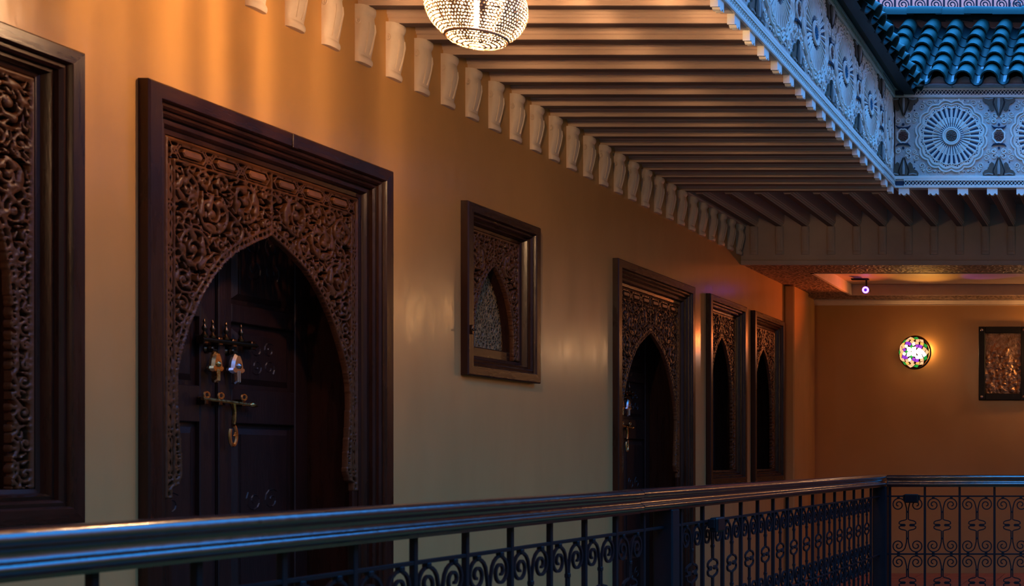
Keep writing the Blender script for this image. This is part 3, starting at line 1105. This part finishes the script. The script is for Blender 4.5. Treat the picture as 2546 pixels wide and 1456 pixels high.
palm_me = mb.mesh('palmette', [M['palm'], M['palm_rib'], M['came']], True, .5)
# arabesque scrolls in the corners of a module
mb = MB()
rnd = random.Random(4)
for su in (-1, 1):
    for sv in (-1, 1):
        for (cu, cv) in ((.35, .165), (.06, .306)):
            disc(mb, su * cu, sv * cv, .007, .001, .010, 8)
        for (cu, cv) in ((.33, .16), (.29, .215), (.24, .245), (.165, .275), (.13, .295), (.29, .265), (.345, .06)):
            disc(mb, su * cu, sv * cv, .0065, .001, .003, 7, 1)
pk = []
for R_ in (.030, .022, .016, .011):
    for _ in range(1500):
        a, b = rnd.uniform(.0, .372), rnd.uniform(.0, .300)
        d = min(math.hypot(a, b) - .294, .306 - b)
        if a > .372 - .135 and b > .175:
            d = min(d, max(.372 - .135 - a, .185 - b) if not (a < .372 - .135 or b < .185) else 9)
        if a > .372 - .075 and b < .15:
            d = -1
        for (p, q, r) in pk:
            d = min(d, math.hypot(a - p, b - q) - r)
        if d > R_ * .95:
            pk.append((a, b, R_))
for n_, (a, b, r) in enumerate(pk):
    for su in (-1, 1):
        for sv in (-1, 1):
            mb.tube([F3(su * p, sv * q, .007) for p, q in spiral(a, b, r * .92, r * .2, n_ * 1.3, 1.3 if n_ % 2 else -1.3, 11)], .0038, 4)
            if r < .02:
                disc(mb, su * (a + r * 1.05), sv * (b + r * .6), .0045, .001, .003, 6, 1)
arab_me = mb.mesh('scrollwork', [M['fascia'], M['slot']], True)
lat_bot = lattice(ML, .022, .056, .028).mesh('lattice', M['fascia'])
lat_top = lattice(ML, .730, .766, .028).mesh('lattice', M['fascia'])
tooth_p = [(-.041, .006), (-.041, -.050), (-.030, -.050), (-.028, -.042), (-.016, -.042), (-.014, -.050), (-.005, -.056), (.005, -.056), (.014, -.050), (.016, -.042), (.028, -.042),
           (.030, -.050), (.041, -.050), (.041, .006)]
tooth_me = MB().extrude(tooth_p, lambda a, b, t: F3(a, b, t), -.03, .006).mesh('tooth', M['fascia'])
# glazed barrel tiles. local: u along eave, +y up-slope, built lying flat then pitched
SLOPE = math.radians(37)


def barrel(L, r0, r1, t, up=1, n=9):
    mb = MB()
    out = []
    for (y, r) in ((0, r0), (L, r1)):
        for rr in (r, r - t):
            out.append([(rr * math.cos(PI * i / n), y, up * rr * math.sin(PI * i / n)) for i in range(n + 1)])
    a, b, c, d = out      # outer0 inner0 outer1 inner1
    vs = a + b + c + d
    m = n + 1
    fs = []
    for i in range(n):
        fs += [(i, i + 1, 2 * m + i + 1, 2 * m + i), (m + i, 3 * m + i, 3 * m + i + 1, m + i + 1), (i, m + i, m + i + 1, i + 1),
               (2 * m + i, 2 * m + i + 1, 3 * m + i + 1, 3 * m + i)]
    fs += [(0, 2 * m, 3 * m, m), (n, m + n, 3 * m + n, 2 * m + n)]
    return mb.add(vs, fs)


TR = Matrix.Rotation(SLOPE, 4, 'X')
cover_me = barrel(.30, .072, .060, .012).mesh('tile', M['tile'], True, .6)
pan_me = barrel(.30, .056, .064, .010, -1).mesh('tile', M['tile_pan'], True, .6)
ridge_me = barrel(.30, .100, .094, .014).mesh('tile', M['tile'], True, .6)


def frieze(name, loc, rotz, n0, n1, length0, length1, label, blue, teeth, boss_shift):
    """frieze along local +x. modules centred at k*ML"""
    tr = tag(obj(name, MB().box(length0, length1, 0, .06, 0, HF), M['fascia_back'], None, False, loc, rotz), label, 'frieze', kind='structure')
    # borders
    for z0, z1 in ((0, .010), (.068, .094), (.708, .718), (.778, HF)):
        obj('border', MB().cbox(length0, length1, -.016, 0, z0, z1, .003), M['fascia'], tr)
    for z0, z1 in ((.022, .056), (.730, .766)):
        obj('groove', MB().box(length0, length1, -.0015, 0, z0, z1), M['slot'], tr)  # flat dark blue strip painted as the shade behind the lattice
    for k in range(n0, n1 + 1):
        u = boss_shift + k * ML
        r = link('rosette', rosette_me, tr, (u, 0, ZM))
        link('boss', boss_b if blue else boss_me, r)
        link('scrollwork', arab_me, tr, (u, 0, ZM), scale=(1, 1, .94))
        for me, zz in ((lat_bot, 0), (lat_top, 0)):
            link('lattice', me, tr, (u - ML / 2, 0, zz))
        m_ = link('medallion', med_me, tr, (u + ML / 2, 0, ZM))
        link('flower', medf_me, m_)
        link('palmette', palm_me, tr, (u + ML / 2, 0, .098), scale=(1, 1, 1.08))
        link('palmette', palm_me, tr, (u + ML / 2, 0, .706), rot=(0, PI, 0), scale=(1, 1, 1.08))
    for t in teeth:
        link('tooth', tooth_me, tr, (t, 0, 0))
    return tr


# far frieze: local u = world x
far = frieze('trim_5', (0, YF, Z0F), 0.0, 0, 4, XF + .012, XE + 1.5,
             'white carved stucco frieze facing the viewer with a big pierced rosette', False, fx[7:], -1.495)
m_ = link('medallion', med_me, far, (-1.873, 0, ZM)); link('flower', medf_me, m_)
link('palmette', palm_me, far, (-1.868, 0, .098), scale=(.9, 1, 1.08))
link('palmette', palm_me, far, (-1.868, 0, .706), rot=(0, PI, 0), scale=(.9, 1, 1.08))
# left frieze: local u = world y
left = frieze('trim_6', (XF, 0, Z0F), PI / 2, 2, 11, -1.2, YF + .01,
              'white carved stucco frieze along the left gallery eave, seen at a slant', True,
              [b for b in beam_y], 8.837 - 10 * ML)
# drop the module pieces that would run past the corner
for o in list(left.children):
    if o.location.x > 9.3 and o.name.split('.')[0] in ('rosette', 'scrollwork', 'palmette', 'medallion', 'lattice', 'boss'):
        for ch in list(o.children):
            bpy.data.objects.remove(ch)
        bpy.data.objects.remove(o)
link('scrollwork', arab_me, left, (9.49, 0, ZM), scale=(.5, 1, .94))
link('rosette', rosette_me, left, (9.49, 0, ZM), scale=(.5, 1, .98))
obj('lattice', lattice(.4, .022, .056, .028), M['fascia'], left, loc=(9.25, 0, 0))
obj('lattice', lattice(.4, .730, .766, .028), M['fascia'], left, loc=(9.25, 0, 0))


def roof(name, loc, rotz, u0, u1, us, rows, corner, label, full, bedm):
    r = tag(empty(name, loc, rotz), label, 'roof', kind='structure')
    c, s = math.cos(SLOPE), math.sin(SLOPE)
    step = .215
    L = rows * step + .1
    mb = MB()
    a = [(-.02, -.055), (L * c, L * s - .055), (L * c, L * s - .12), (.06, -.055)]
    if corner:        # mitred along the valley
        def X(y):
            return u0 - max(0, y) if corner < 0 else u1 + max(0, y)
        vs = []
        for (yy, zz) in a:
            vs.append((X(yy) if corner < 0 else u0, yy, zz))
        for (yy, zz) in a:
            vs.append((X(yy) if corner > 0 else u1, yy, zz))
        mb.add(vs, [(0, 1, 5, 4), (1, 2, 6, 5), (2, 3, 7, 6), (3, 0, 4, 7), (0, 3, 2, 1), (4, 5, 6, 7)])
    obj('roof_bed', mb, M[bedm], r)
    rnd = random.Random(2)
    for u in us:
        for k in range(rows):
            yy = -.10 + k * step
            if corner < 0 and u < u0 - yy * c + .02:
                continue
            if corner > 0 and u > u1 + yy * c - .02:
                continue
            j = rnd.uniform(-.012, .012)
            if not full and k > 1:
                continue
            link('tile', cover_me, r, (u + rnd.uniform(-.006, .006), (yy + j) * c, (yy + j) * s + .022 + rnd.uniform(0, .006)),
                 rot=(SLOPE - .085, 0, rnd.uniform(-.04, .04)))
            link('tile', pan_me, r, (u + .1, (yy + j + .03) * c, (yy + j + .03) * s + .018), rot=(SLOPE, 0, 0))
    for u in (us if full else ()):       # lime cheeks under the eave tiles
        if (corner < 0 and u < u0) or (corner > 0 and u > u1):
            continue
        link('mortar_plug', plug_me, r, (u, .035, -.03))
    return r


plug_me = MB().extrude([(-.095, -.03), (.095, -.03), (.085, -.008), (.06, .012), (.04, .036), (0, .050), (-.04, .036), (-.06, .012), (-.085, -.008)],
                       lambda a, b, t: (a, t, b), -.02, .05).mesh('mortar_plug', M['mortar'])
RZ = E + 2.965
# columns: x of the cover tiles (photo columns 2266, 2327, 2395 ... px)
cols = [-1.79 + .2035 * k for k in range(-4, 17)]
rf = roof('roof_far', (0, YF - .06, RZ), 0.0, XF, XE + 1.5, cols, 6, -1, 'green glazed barrel tiled eave roof above the far frieze', True, 'mortar')
rl = roof('roof_left', (XF + .15, 0, RZ - .06), PI / 2, -1.2, YF, [9.60 - .2035 * k for k in range(0, 44)], 6, 1,
          'dark edge of the tiled eave roof running along the left gallery', False, 'tile_pan')
# ridge course on top of the far roof
c_, s_ = math.cos(SLOPE), math.sin(SLOPE)
ry, rz = (6 * .215 + .02) * c_, (6 * .215 + .02) * s_ + .045
k = 0
xx = -2.75
while xx < XE + 1.2:
    link('tile', ridge_me, rf, (xx, ry, rz + .006 * (k % 2)), rot=(0, -.045, -PI / 2 + random.uniform(-.03, .03)))
    xx += .245
    k += 1
# terrace body behind the roofs
mb = MB().box(XW - wt, XE + 1.5, YF + ry + .02, YB + .3, ZB + bh + .3, RZ + rz + .02).box(XW - wt, XF - ry - .0, -1.5, YB + .3, ZB + bh + .3, RZ + rz - .02)
mb.box(XW - wt, XE + 1.5, YF + .03, YB + .3, ZS + .2, ZB + bh + .31) if False else None
tag(obj('floor.002', mb, M['roof_wall']), 'flat roof terrace above the galleries', 'terrace', kind='structure')
mb = MB().box(XW - wt, XE + 1.5, YL + .22, YB + .3, ZS + .2, ZB + bh + .3)
tag(obj('ceiling.004', mb, M['roof_wall']), 'masonry above the low soffit', 'ceiling', kind='structure')
ZTER = RZ + rz

# ------------------------------------------------------------------ pendant lamp
LX, LY, LZ = -2.555, 4.75, E + 1.737
pend = tag(empty('pendant_lamp', (LX, LY, LZ)), 'round pierced metal pendant lamp glowing under the beams', 'lamp')
mb = MB()
R = .1775
NC = 80


def sprof(t):
    """polar angle -> (radius, z)"""
    return R * math.sin(t), R * .86 * math.cos(t)


t0, t1 = math.radians(24), math.radians(143)
rows = 26
rings = [sprof(t0 + (t1 - t0) * i / rows) for i in range(rows + 1)]
rbot, zbot = rings[-1]


rw = random.Random(31)
wid = [rw.choice((.50, .62, .85, 1.0)) for _ in range(88)]


def pierced(mb, rings, NC):
    for i in range(len(rings) - 1):
        (r0, z0), (r1, z1) = rings[i], rings[i + 1]
        off = .5 * (i % 2)
        for j in range(NC):
            a0, a1 = 2 * PI * (j + off) / NC, 2 * PI * (j + 1 + off) / NC

            def P(s, t):
                r = r0 + (r1 - r0) * t
                z = z0 + (z1 - z0) * t
                a = a0 + (a1 - a0) * s
                return (r * math.cos(a), r * math.sin(a), z)
            outer = [P(0, 0), P(.5, 0), P(1, 0), P(1, .5), P(1, 1), P(.5, 1), P(0, 1), P(0, .5)]
            inner = []
            kx = wid[int(((j + off) / NC) * len(wid)) % len(wid)]
            for q in range(8):
                an = -3 * PI / 4 + q * PI / 4
                inner.append(P(.5 + .46 * kx * math.cos(an), .5 + .42 * (.4 + .6 * kx) * math.sin(an)))
            mb.add(outer + inner, [(q, (q + 1) % 8, 8 + (q + 1) % 8, 8 + q) for q in range(8)])


pierced(mb, rings, NC)
obj('shade', mb, M['shade'], pend, fix=False)
mb = MB()
br = [(rbot * math.cos(a), zbot - .034 * math.sin(a)) for a in np.linspace(0.05, PI / 2 * .95, 8)]
pierced(mb, br, 46)
obj('shade_base', mb, M['shade'], pend, fix=False)
mb = MB().tube([(rbot * math.cos(a), rbot * math.sin(a), zbot) for a in np.linspace(0, 2 * PI, 41)[:-1]], .006, 6, closed=True)
obj('ring', mb, M['shade'], pend, True)
mb = MB().lathe([(R * .42, R * .785), (R * .40, R * .83), (.04, R * .90), (.03, R * 1.0), (.012, R * 1.06), (.010, ZB + .05 - LZ), (.055, ZB + .06 - LZ), (.06, ZB + bh - LZ - .01)], (0, 0, 0), 20)
obj('cap', mb, M['shade'], pend, True)
mb = MB().lathe([(.002, -.085), (.006, -.08), (.008, -.07), (.008, .055), (.008, .07), (.008, .078)], (0, 0, 0), 12)
obj('bulb', mb, M['bulb'], pend, True)
mb = MB().lathe([(.018, .074), (.02, .08), (.018, .12), (.008, .125), (.008, R)], (0, 0, 0), 12)
obj('socket', mb, M['bronze'], pend, True)
# its neighbour nearer the viewer, above and left of the picture
pend2 = tag(empty('pendant_lamp', (-2.60, 0.35, LZ)), 'second pierced pendant lamp, out of view beyond the left edge of the photo', 'lamp')
for ch in list(pend.children):
    c_ = ch.copy()
    C.objects.link(c_)
    c_.parent = pend2

# ------------------------------------------------------------------ mosaic sconces on the back wall
GC = [glow('sconce_white_glass', (1.0, .86, .70), 3.0), glow('sconce_violet_glass', (.34, .05, .75), 0.9), glow('sconce_peach_glass', (1.0, .50, .24), 1.15),
      glow('sconce_green_glass', (.02, .42, .06), 0.75), glow('sconce_amber_glass', (1.0, .50, .10), 1.1)]
dome_R, dome_H = .172, .115
piece_cache = {}


def dome_pt(r, a):
    """r 0..1 across the dome; local: out along -y"""
    h = dome_H * math.sqrt(max(0, 1 - r * r * .98))
    return Vector((dome_R * r * math.cos(a), -h, dome_R * r * math.sin(a)))


def piece(r0, r1, a0, a1, style):
    mb = MB()
    am, rm = (a0 + a1) / 2, (r0 + r1) / 2
    g = .06
    if style == 'petal':
        pl = [(r0, am), (rm, a0 + (a1 - a0) * .08), (r1 * .97, a0 + (a1 - a0) * .22), (r1, am), (r1 * .97, a1 - (a1 - a0) * .22), (rm, a1 - (a1 - a0) * .08)]
    else:
        pl = [(r0, am), (rm, a0 + (a1 - a0) * .03), (r1, am), (rm, a1 - (a1 - a0) * .03)]
    base = [dome_pt(r, a) for r, a in pl]
    cc = sum(base, Vector()) / len(base)
    nrm = Vector((cc.x * .5, -dome_H * .9, cc.z * .5)).normalized()
    n = len(base)
    b0 = [cc + (p - cc) * .96 for p in base]
    b1 = [cc + (p - cc) * .88 + nrm * .006 for p in base]
    b0 = [p + nrm * .001 for p in b0]
    mb.add(b0 + b1 + [cc + nrm * .008], [(i, (i + 1) % n, n + (i + 1) % n, n + i) for i in range(n)] + [(n + i, n + (i + 1) % n, 2 * n) for i in range(n)])
    return mb


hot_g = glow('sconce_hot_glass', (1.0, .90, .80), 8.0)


def sconce(x, z, label, power):
    s = tag(empty('wall_sconce', (x, YB, z)), label, 'sconce', 'mosaic glass sconces on the back wall')
    s.rotation_euler = (0, 0, 0)
    tilt = empty('dome')
    tilt.parent = s
    tilt.location = (0, -.055, 0)
    tilt.rotation_euler = (0, 0, math.radians(-9))
    prof = []
    mb = MB()
    n, k = 24, 7
    vs = []
    for i in range(k + 1):
        r = i / k
        for j in range(n):
            vs.append(dome_pt(r * .995, 2 * PI * j / n))
    mb.add(vs, [(i * n + j, i * n + (j + 1) % n, (i + 1) * n + (j + 1) % n, (i + 1) * n + j) for i in range(k) for j in range(n)])
    obj('came', mb, M['came'], tilt, True)
    specs = [(0.02, .30, 8, 'petal', (0,), 0), (.18, .46, 8, 'kite', (0, 3), .5), (.36, .64, 12, 'kite', (0, 1), 0), (.52, .78, 12, 'kite', (1, 2, 2), .5),
             (.68, .90, 14, 'kite', (2, 4), 0), (.82, .985, 14, 'kite', (3, 2), .5)]
    for ri, (r0, r1, cnt, st, cols_, off) in enumerate(specs):
        for q in range(cnt):
            a0 = 2 * PI * (q + off) / cnt
            key = (ri, q)
            mi = cols_[q % len(cols_)]
            if key not in piece_cache:
                am, rm = a0 + PI / cnt, (r0 + r1) / 2
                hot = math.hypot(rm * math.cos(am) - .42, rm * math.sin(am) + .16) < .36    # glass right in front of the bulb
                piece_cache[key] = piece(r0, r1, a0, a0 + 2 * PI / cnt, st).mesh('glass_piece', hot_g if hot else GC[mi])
            link('glass_piece', piece_cache[key], tilt)
    mb = MB().tube([(dome_R * 1.03 * math.cos(a), .004, dome_R * 1.03 * math.sin(a)) for a in np.linspace(0, 2 * PI, 33)[:-1]], .011, 6, closed=True)
    obj('rim', mb, M['bronze'], tilt, True)
    mb = MB().lathe([(.05, 0), (.05, -.012), (.012, -.016), (.012, -.05)], (0, 0, 0), 14, 'y')
    obj('wall_plate', mb, M['bronze'], s, True)
    obj('bulb', MB().lathe([(.004, -.012), (.014, -.006), (.014, .02), (.004, .026)], (.075, -.030, 0), 10, 'z'),
        glow_b, s, True)
    # light thrown by the glass into the gallery
    ld = bpy.data.lights.new('sconce_back_light', 'POINT')
    ld.color = (1.0, .50, .17)
    ld.energy = 1.6
    ld.shadow_soft_size = .012
    lo = bpy.data.objects.new('sconce_back_light', ld)
    C.objects.link(lo)
    lo.parent = s
    lo.location = (.125, -.040, .035)
    ld = bpy.data.lights.new('sconce_light', 'POINT')
    ld.color = (1.0, .47, .15)
    ld.energy = power
    ld.shadow_soft_size = .05
    lo = bpy.data.objects.new('sconce_light', ld)
    C.objects.link(lo)
    lo.parent = s
    lo.location = (0, -.235, 0)
    return s


glow_b = glow('sconce_bulb', (1.0, .62, .28), 220)
ZSC = E + 1.163
s1 = sconce(-2.49, ZSC, 'round mosaic glass sconce glowing left of the dark picture', 1.0)
s2 = sconce(-1.06, ZSC, 'second mosaic sconce just beyond the right edge of the photo', 8.0)

s3 = sconce(.66, E + 1.56, 'third mosaic sconce, out of view farther right on the back wall', 22.0)
# bare spot lights added for the sconce's coloured throw into the coffer
for nm, col, en, loc, tgt, ang, bl in (
        ('coffer_amber', (1.0, .42, .06), 26, (-2.30, 13.25, ZSC + .12), (-2.25, 12.5, ZS + .11), 62, .8),
        ('coffer_red', (1.0, .20, .04), 46, (-2.55, 13.2, ZSC + .1), (-3.3, 12.0, ZS + .05), 80, .9),
        ('coffer_violet', (.55, .12, 1.0), 12, (-2.2, 13.2, ZSC + .1), (-1.55, 12.5, ZS + .11), 30, .6)):
    ld = bpy.data.lights.new(nm, 'SPOT')
    ld.color = col
    ld.energy = en
    ld.spot_size = math.radians(ang)
    ld.spot_blend = bl
    ld.shadow_soft_size = .03
    lo = bpy.data.objects.new(nm, ld)
    C.objects.link(lo)
    lo.location = loc
    dv = Vector(tgt) - Vector(loc)
    lo.rotation_euler = dv.to_track_quat('-Z', 'Y').to_euler()

# ------------------------------------------------------------------ violet spot lamp in the coffer
spx, spy, spz = -2.845, 12.72, E + 1.735
sp = tag(empty('spot_lamp', (spx, spy, spz)), 'small spot lamp with a glowing violet ring hung in the coffer', 'lamp')
obj('body', MB().lathe([(.012, .10), (.030, .095), (.036, .04), (.040, .0), (.036, .004), (.010, .006)], (0, 0, 0), 16, 'y'), M['frame_black'], sp, True)
obj('light_ring', MB().tube([(.026 * math.cos(a), -.002, .026 * math.sin(a)) for a in np.linspace(0, 2 * PI, 21)[:-1]], .009, 6, closed=True), glow('violet_led', (.42, .12, 1.0), 7), sp, True)
obj('lens', MB().lathe([(.018, .0), (.016, -.006), (.004, -.009)], (0, 0, 0), 14, 'y'), glow('violet_lens', (.10, .03, .5), 1.0), sp, True)
obj('bracket', MB().cbox(-.008, .008, .03, .05, .03, ZS + .11 - spz, .002).cbox(-.15, .03, .0, .05, ZS + .095 - spz, ZS + .11 - spz, .003), M['frame_black'], sp)
# ------------------------------------------------------------------ framed copper picture
pw, ph = .535, .805
pic = tag(empty('framed_picture', (-1.525, YB, E + 1.045)), 'black framed hammered copper picture hanging on the back wall', 'picture')
t = .072
T_ = .055
for a, b, c, d in ((-pw / 2, -pw / 2 + t, -ph / 2, ph / 2), (pw / 2 - t, pw / 2, -ph / 2, ph / 2), (-pw / 2 + t, pw / 2 - t, -ph / 2, -ph / 2 + t), (-pw / 2 + t, pw / 2 - t, ph / 2 - t, ph / 2)):
    obj('frame_bar', MB().cbox(a, b, -T_, 0, c, d, .005), M['frame_black'], pic)
# embossed relief plate: uneven sky above, hammered hillside of small houses and figures below
nx_, nz_ = 44, 70
rnd = random.Random(12)
bumps = [(rnd.uniform(-.2, .2), rnd.uniform(-.34, .02) if rnd.random() < .85 else rnd.uniform(-.05, .16), rnd.uniform(.008, .03), rnd.uniform(.006, .02)) for _ in range(170)]
bumps += [(.02, .10, .06, .016), (-.03, .13, .04, .012), (.05, .02, .05, .015)]
vs = []
for i in range(nx_ + 1):
    for j in range(nz_ + 1):
        u = -pw / 2 + t - .004 + (pw - 2 * t + .008) * i / nx_
        v = -ph / 2 + t - .004 + (ph - 2 * t + .008) * j / nz_
        hgt = 0
        for (p, q, r, a) in bumps:
            d2 = ((u - p) ** 2 + (v - q) ** 2) / (r * r)
            if d2 < 4:
                hgt = max(hgt, a * math.exp(-d2 * 1.2))
        vs.append((u, -.022 - hgt, v))
fs = [(i * (nz_ + 1) + j, (i + 1) * (nz_ + 1) + j, (i + 1) * (nz_ + 1) + j + 1, i * (nz_ + 1) + j + 1) for i in range(nx_) for j in range(nz_)]
obj('relief_plate', MB().add(vs, fs), M['relief_copper'], pic, True, fix=False)
obj('back_board', MB().box(-pw / 2 + .01, pw / 2 - .01, -.012, 0, -ph / 2 + .01, ph / 2 - .01), M['frame_black'], pic)
for a in (-1, 1):
    for b in (-1, 1):
        link('stud', MB().lathe([(.014, 0), (.015, -.005), (.009, -.010), (.002, -.012)], (0, 0, 0), 12, 'y').mesh('stud', M['silver'], True), pic, (a * (pw / 2 - t / 2), -T_, b * (ph / 2 - t / 2)))

# ------------------------------------------------------------------ balcony railings
HR0 = E - .126     # top of the handrail
hp = [(-.034, 0), (.034, 0), (.044, -.004), (.051, -.011), (.0535, -.020), (.050, -.027), (.043, -.031), (.038, -.036), (.036, -.046), (.038, -.056), (.044, -.060),
      (.051, -.064), (.0535, -.071), (.050, -.079), (.042, -.084), (.034, -.086), (.033, -.094),
      (-.033, -.094), (-.034, -.086), (-.042, -.084), (-.050, -.079), (-.0535, -.071), (-.051, -.064), (-.044, -.060), (-.038, -.056), (-.036, -.046), (-.038, -.036), (-.043, -.031),
      (-.050, -.027), (-.0535, -.020), (-.051, -.011), (-.044, -.004)]
ZBAR = [E - .293, E - .746, E - 1.195]
MW = .2728


def motif_mesh():
    """mirrored double volute with a pinched bow, between two bars (height .4525). local: x along, z up, centre at 0"""
    mb = MB()
    H = .4525 / 2
    r = .0062
    for s in (-1, 1):
        R_ = .056
        cx = .0045 + .066
        top = H - .010 - R_
        volute = [(cx - (p - 0), q) for p, q in []]
        pts = []
        # spiral from the inside outwards, ending over the top and down into the stem
        for i in range(27):
            t = i / 26
            rad = .012 + (R_ - .012) * t
            ang = -PI * 2.05 + (PI * 2.05 + PI) * t * 1.0     # finishes at angle pi (stem side)
            pts.append((cx + rad * math.cos(-ang + PI * 0) * 1.0, top + rad * math.sin(ang) * 1.0))
        # rebuild so the curve ends at the stem travelling down
        pts = []
        for i in range(31):
            t = i / 30
            rad = .009 + (R_ - .009) * t
            ang = PI + (1 - t) * (-2 * PI * 1.75)
            pts.append((cx + rad * math.cos(ang), top + rad * math.sin(ang)))
        # at t=1 ang=pi: point (cx-R, top) -> stem
        stem_x = .0065
        pts += [(stem_x + .001, top - .03), (stem_x, top - .06), (stem_x, .046), (.018, .040), (.050, .033), (.064, .024), (.066, .013), (.055, .006), (.022, .006), (.016, 0)]
        low = [(a, -b) for a, b in pts[::-1][1:]]
        path = [(s * a, 0, b) for a, b in pts + low]
        mb.tube(path, r, 4, phase=PI / 4)
    for s in (-1, 1):
        mb.tube([(s * .022, 0, 0), (s * .056, 0, 0)], .0055, 5)
        for q in (-1, 1):
            mb.cbox(s * .0705 - .010, s * .0705 + .010, -.010, .010, q * (H - .012) - .008, q * (H - .012) + .008, .003)
    mb.cbox(-.010, .010, -.008, .008, H - .13, H - .115, .002).cbox(-.010, .010, -.008, .008, -H + .115, -H + .13, .002)
    return mb.mesh('scroll', M['iron'], True, .5)


motif_me = motif_mesh()
bal_me = MB().cbox(-.0085, .0085, -.0085, .0085, 0.0, HR0 - .09, .0015).mesh('baluster', M['iron'])


def rail_mesh(a, b):
    mb = MB()
    n = max(1, int((b - a) / .4))
    P = len(hp)
    vs = []
    for k in range(n + 1):
        t = a + (b - a) * k / n
        vs += [(t, q, z) for q, z in hp]
    fs = [(k * P + i, k * P + (i + 1) % P, (k + 1) * P + (i + 1) % P, (k + 1) * P + i) for k in range(n) for i in range(P)]
    fs += [tuple(range(P)), tuple(range(n * P, n * P + P))[::-1]]
    return mb.add(vs, fs)


def railing(name, loc, rotz, label, rails, posts, bals, bar_spans):
    r = tag(empty(name, loc, rotz), label, 'railing', 'gallery railings')
    for a, b, dz in rails:
        obj('handrail', rail_mesh(a, b), M['rail'], r, True, loc=(0, 0, HR0 + dz), angle=.9)
    for a, w in posts:
        obj('newel_post', MB().cbox(a - w / 2, a + w / 2, -w / 2, w / 2, 0, HR0 - .09, .006), M['iron'], r)
    for u in bals:
        link('baluster', bal_me, r, (u, 0, 0))
    for a, b in bar_spans:
        for z in ZBAR:
            obj('bar', MB().cbox(a, b, -.007, .007, z - .006, z + .006, .0015), M['iron'], r)
    for u0, u1 in zip(bals[:-1], bals[1:]):
        if u1 - u0 < .3:
            for q in (0, 1):
                z = (ZBAR[q] + ZBAR[q + 1]) / 2
                link('scroll', motif_me, r, ((u0 + u1) / 2, 0, z), scale=((u1 - u0) / MW, 1, 1))
    return r


b1 = [2.415 + .2665 * k for k in range(-4, 11)]
b2 = [5.49 + .2755 * k for k in range(0, 15)]
bl_ = [b for b in b1 if b < 5.25] + [b for b in b2 if b < 9.6]
railing('balcony_railing', (XR, 0, 0), PI / 2, 'long iron scroll railing with lacquered handrail running away along the left gallery',
        [(1.0, 4.968, 0), (4.972, YR + .053, .002)], [(5.33, .085), (YR, .108)], bl_, [(1.3, 5.29), (5.37, YR - .05)])
fb = [-1.977 + MW * k for k in range(0, 17)]
railing('balcony_railing', (0, YR, 0), 0.0, 'short looking iron scroll railing across the far gallery, facing the viewer',
        [(XR + .056, XE + 1.45, 0)], [], fb, [(XR + .056, XE + 1.45)])


def flood(loc, rotz, label):
    f = tag(empty('flood_lamp', loc, rotz), label, 'lamp')
    obj('housing', MB().cbox(-.055, .055, .012, .05, -.050, .018, .006), M['frame_black'], f)
    obj('lens', MB().box(-.045, .045, .05, .052, -.042, .010), M['dark_glass'], f)
    obj('bracket', MB().cbox(-.066, -.056, .0085, .04, -.03, .012, .002).cbox(.056, .066, .0085, .04, -.03, .012, .002).cbox(-.03, .03, .0072, .014, -.012, .012, .002), M['frame_black'], f)
    return f


flood((-1.80, YR - .02, ZBAR[0]), PI, 'small black flood lamp clamped to the far railing by the corner post')
flood((XR + .02, 5.82, ZBAR[0]), -PI / 2, 'small black flood lamp clamped to the long railing by its middle post')

# ------------------------------------------------------------------ terrace railing against the sky
tr = tag(empty('terrace_railing', (0, 11.4, 0)), 'dark iron railing with round scrolls on the roof terrace against the sky', 'railing')
tb_ = ZTER + .385
for k in range(0, 26):
    x = -2.73 + .1505 * k
    link('post', bpy.data.meshes.get('terrace_post') or MB().cbox(-.009, .009, -.009, .009, 0, 1.1, .002).mesh('terrace_post', M['iron_blue']), tr, (x, 0, tb_ - .385))
    link('scroll', bpy.data.meshes.get('terrace_scroll') or MB().tube([(p, 0, q) for p, q in spiral(0, 0, .058, .010, PI * 1.5, 2.0, 30)], .0065, 5).mesh('terrace_scroll', M['iron_blue'], True), tr, (x + .075, 0, tb_ + .0))
obj('bar', MB().cbox(-2.9, 1.3, -.008, .008, tb_ - .075, tb_ - .06, .002), M['iron_blue'], tr)
obj('bar', MB().cbox(-2.9, 1.3, -.008, .008, tb_ + .062, tb_ + .075, .002), M['iron_blue'], tr)
obj('bar', MB().cbox(-2.9, 1.3, -.014, .014, tb_ + .90, tb_ + .92, .002), M['iron_blue'], tr)

# pale shrub on the terrace
sh = tag(empty('terrace_shrub', (-1.02, 12.0, ZTER)), 'pale bushy plant behind the terrace railing at the top right', 'plant')
rnd = random.Random(21)
mb = MB()
for _ in range(9):
    a = rnd.uniform(0, 2 * PI)
    r_ = rnd.uniform(.05, .22)
    mb.tube([(0, 0, -.02), (r_ * .5 * math.cos(a), r_ * .5 * math.sin(a), .25), (r_ * math.cos(a), r_ * math.sin(a), rnd.uniform(.45, .75))], .012, 5, rs=[.014, .01, .004])
obj('stem', mb, M['soil'], sh)
mb = MB()
for _ in range(900):
    p = Vector((rnd.gauss(0, .13), rnd.gauss(0, .13), rnd.uniform(.12, .8)))
    d = Vector((rnd.gauss(0, 1), rnd.gauss(0, 1), rnd.gauss(.3, 1))).normalized() * .045
    sd = d.cross(Vector((rnd.gauss(0, 1), rnd.gauss(0, 1), rnd.gauss(0, 1)))).normalized() * .012
    mb.add([p, p + d * .5 + sd, p + d, p + d * .5 - sd], [(0, 1, 2, 3)])
lv = obj('foliage', mb, M['foliage'], sh, fix=False)
lv['kind'] = 'stuff'

for o in bpy.data.objects:
    if o.parent and 'category' in o:
        del o['category']
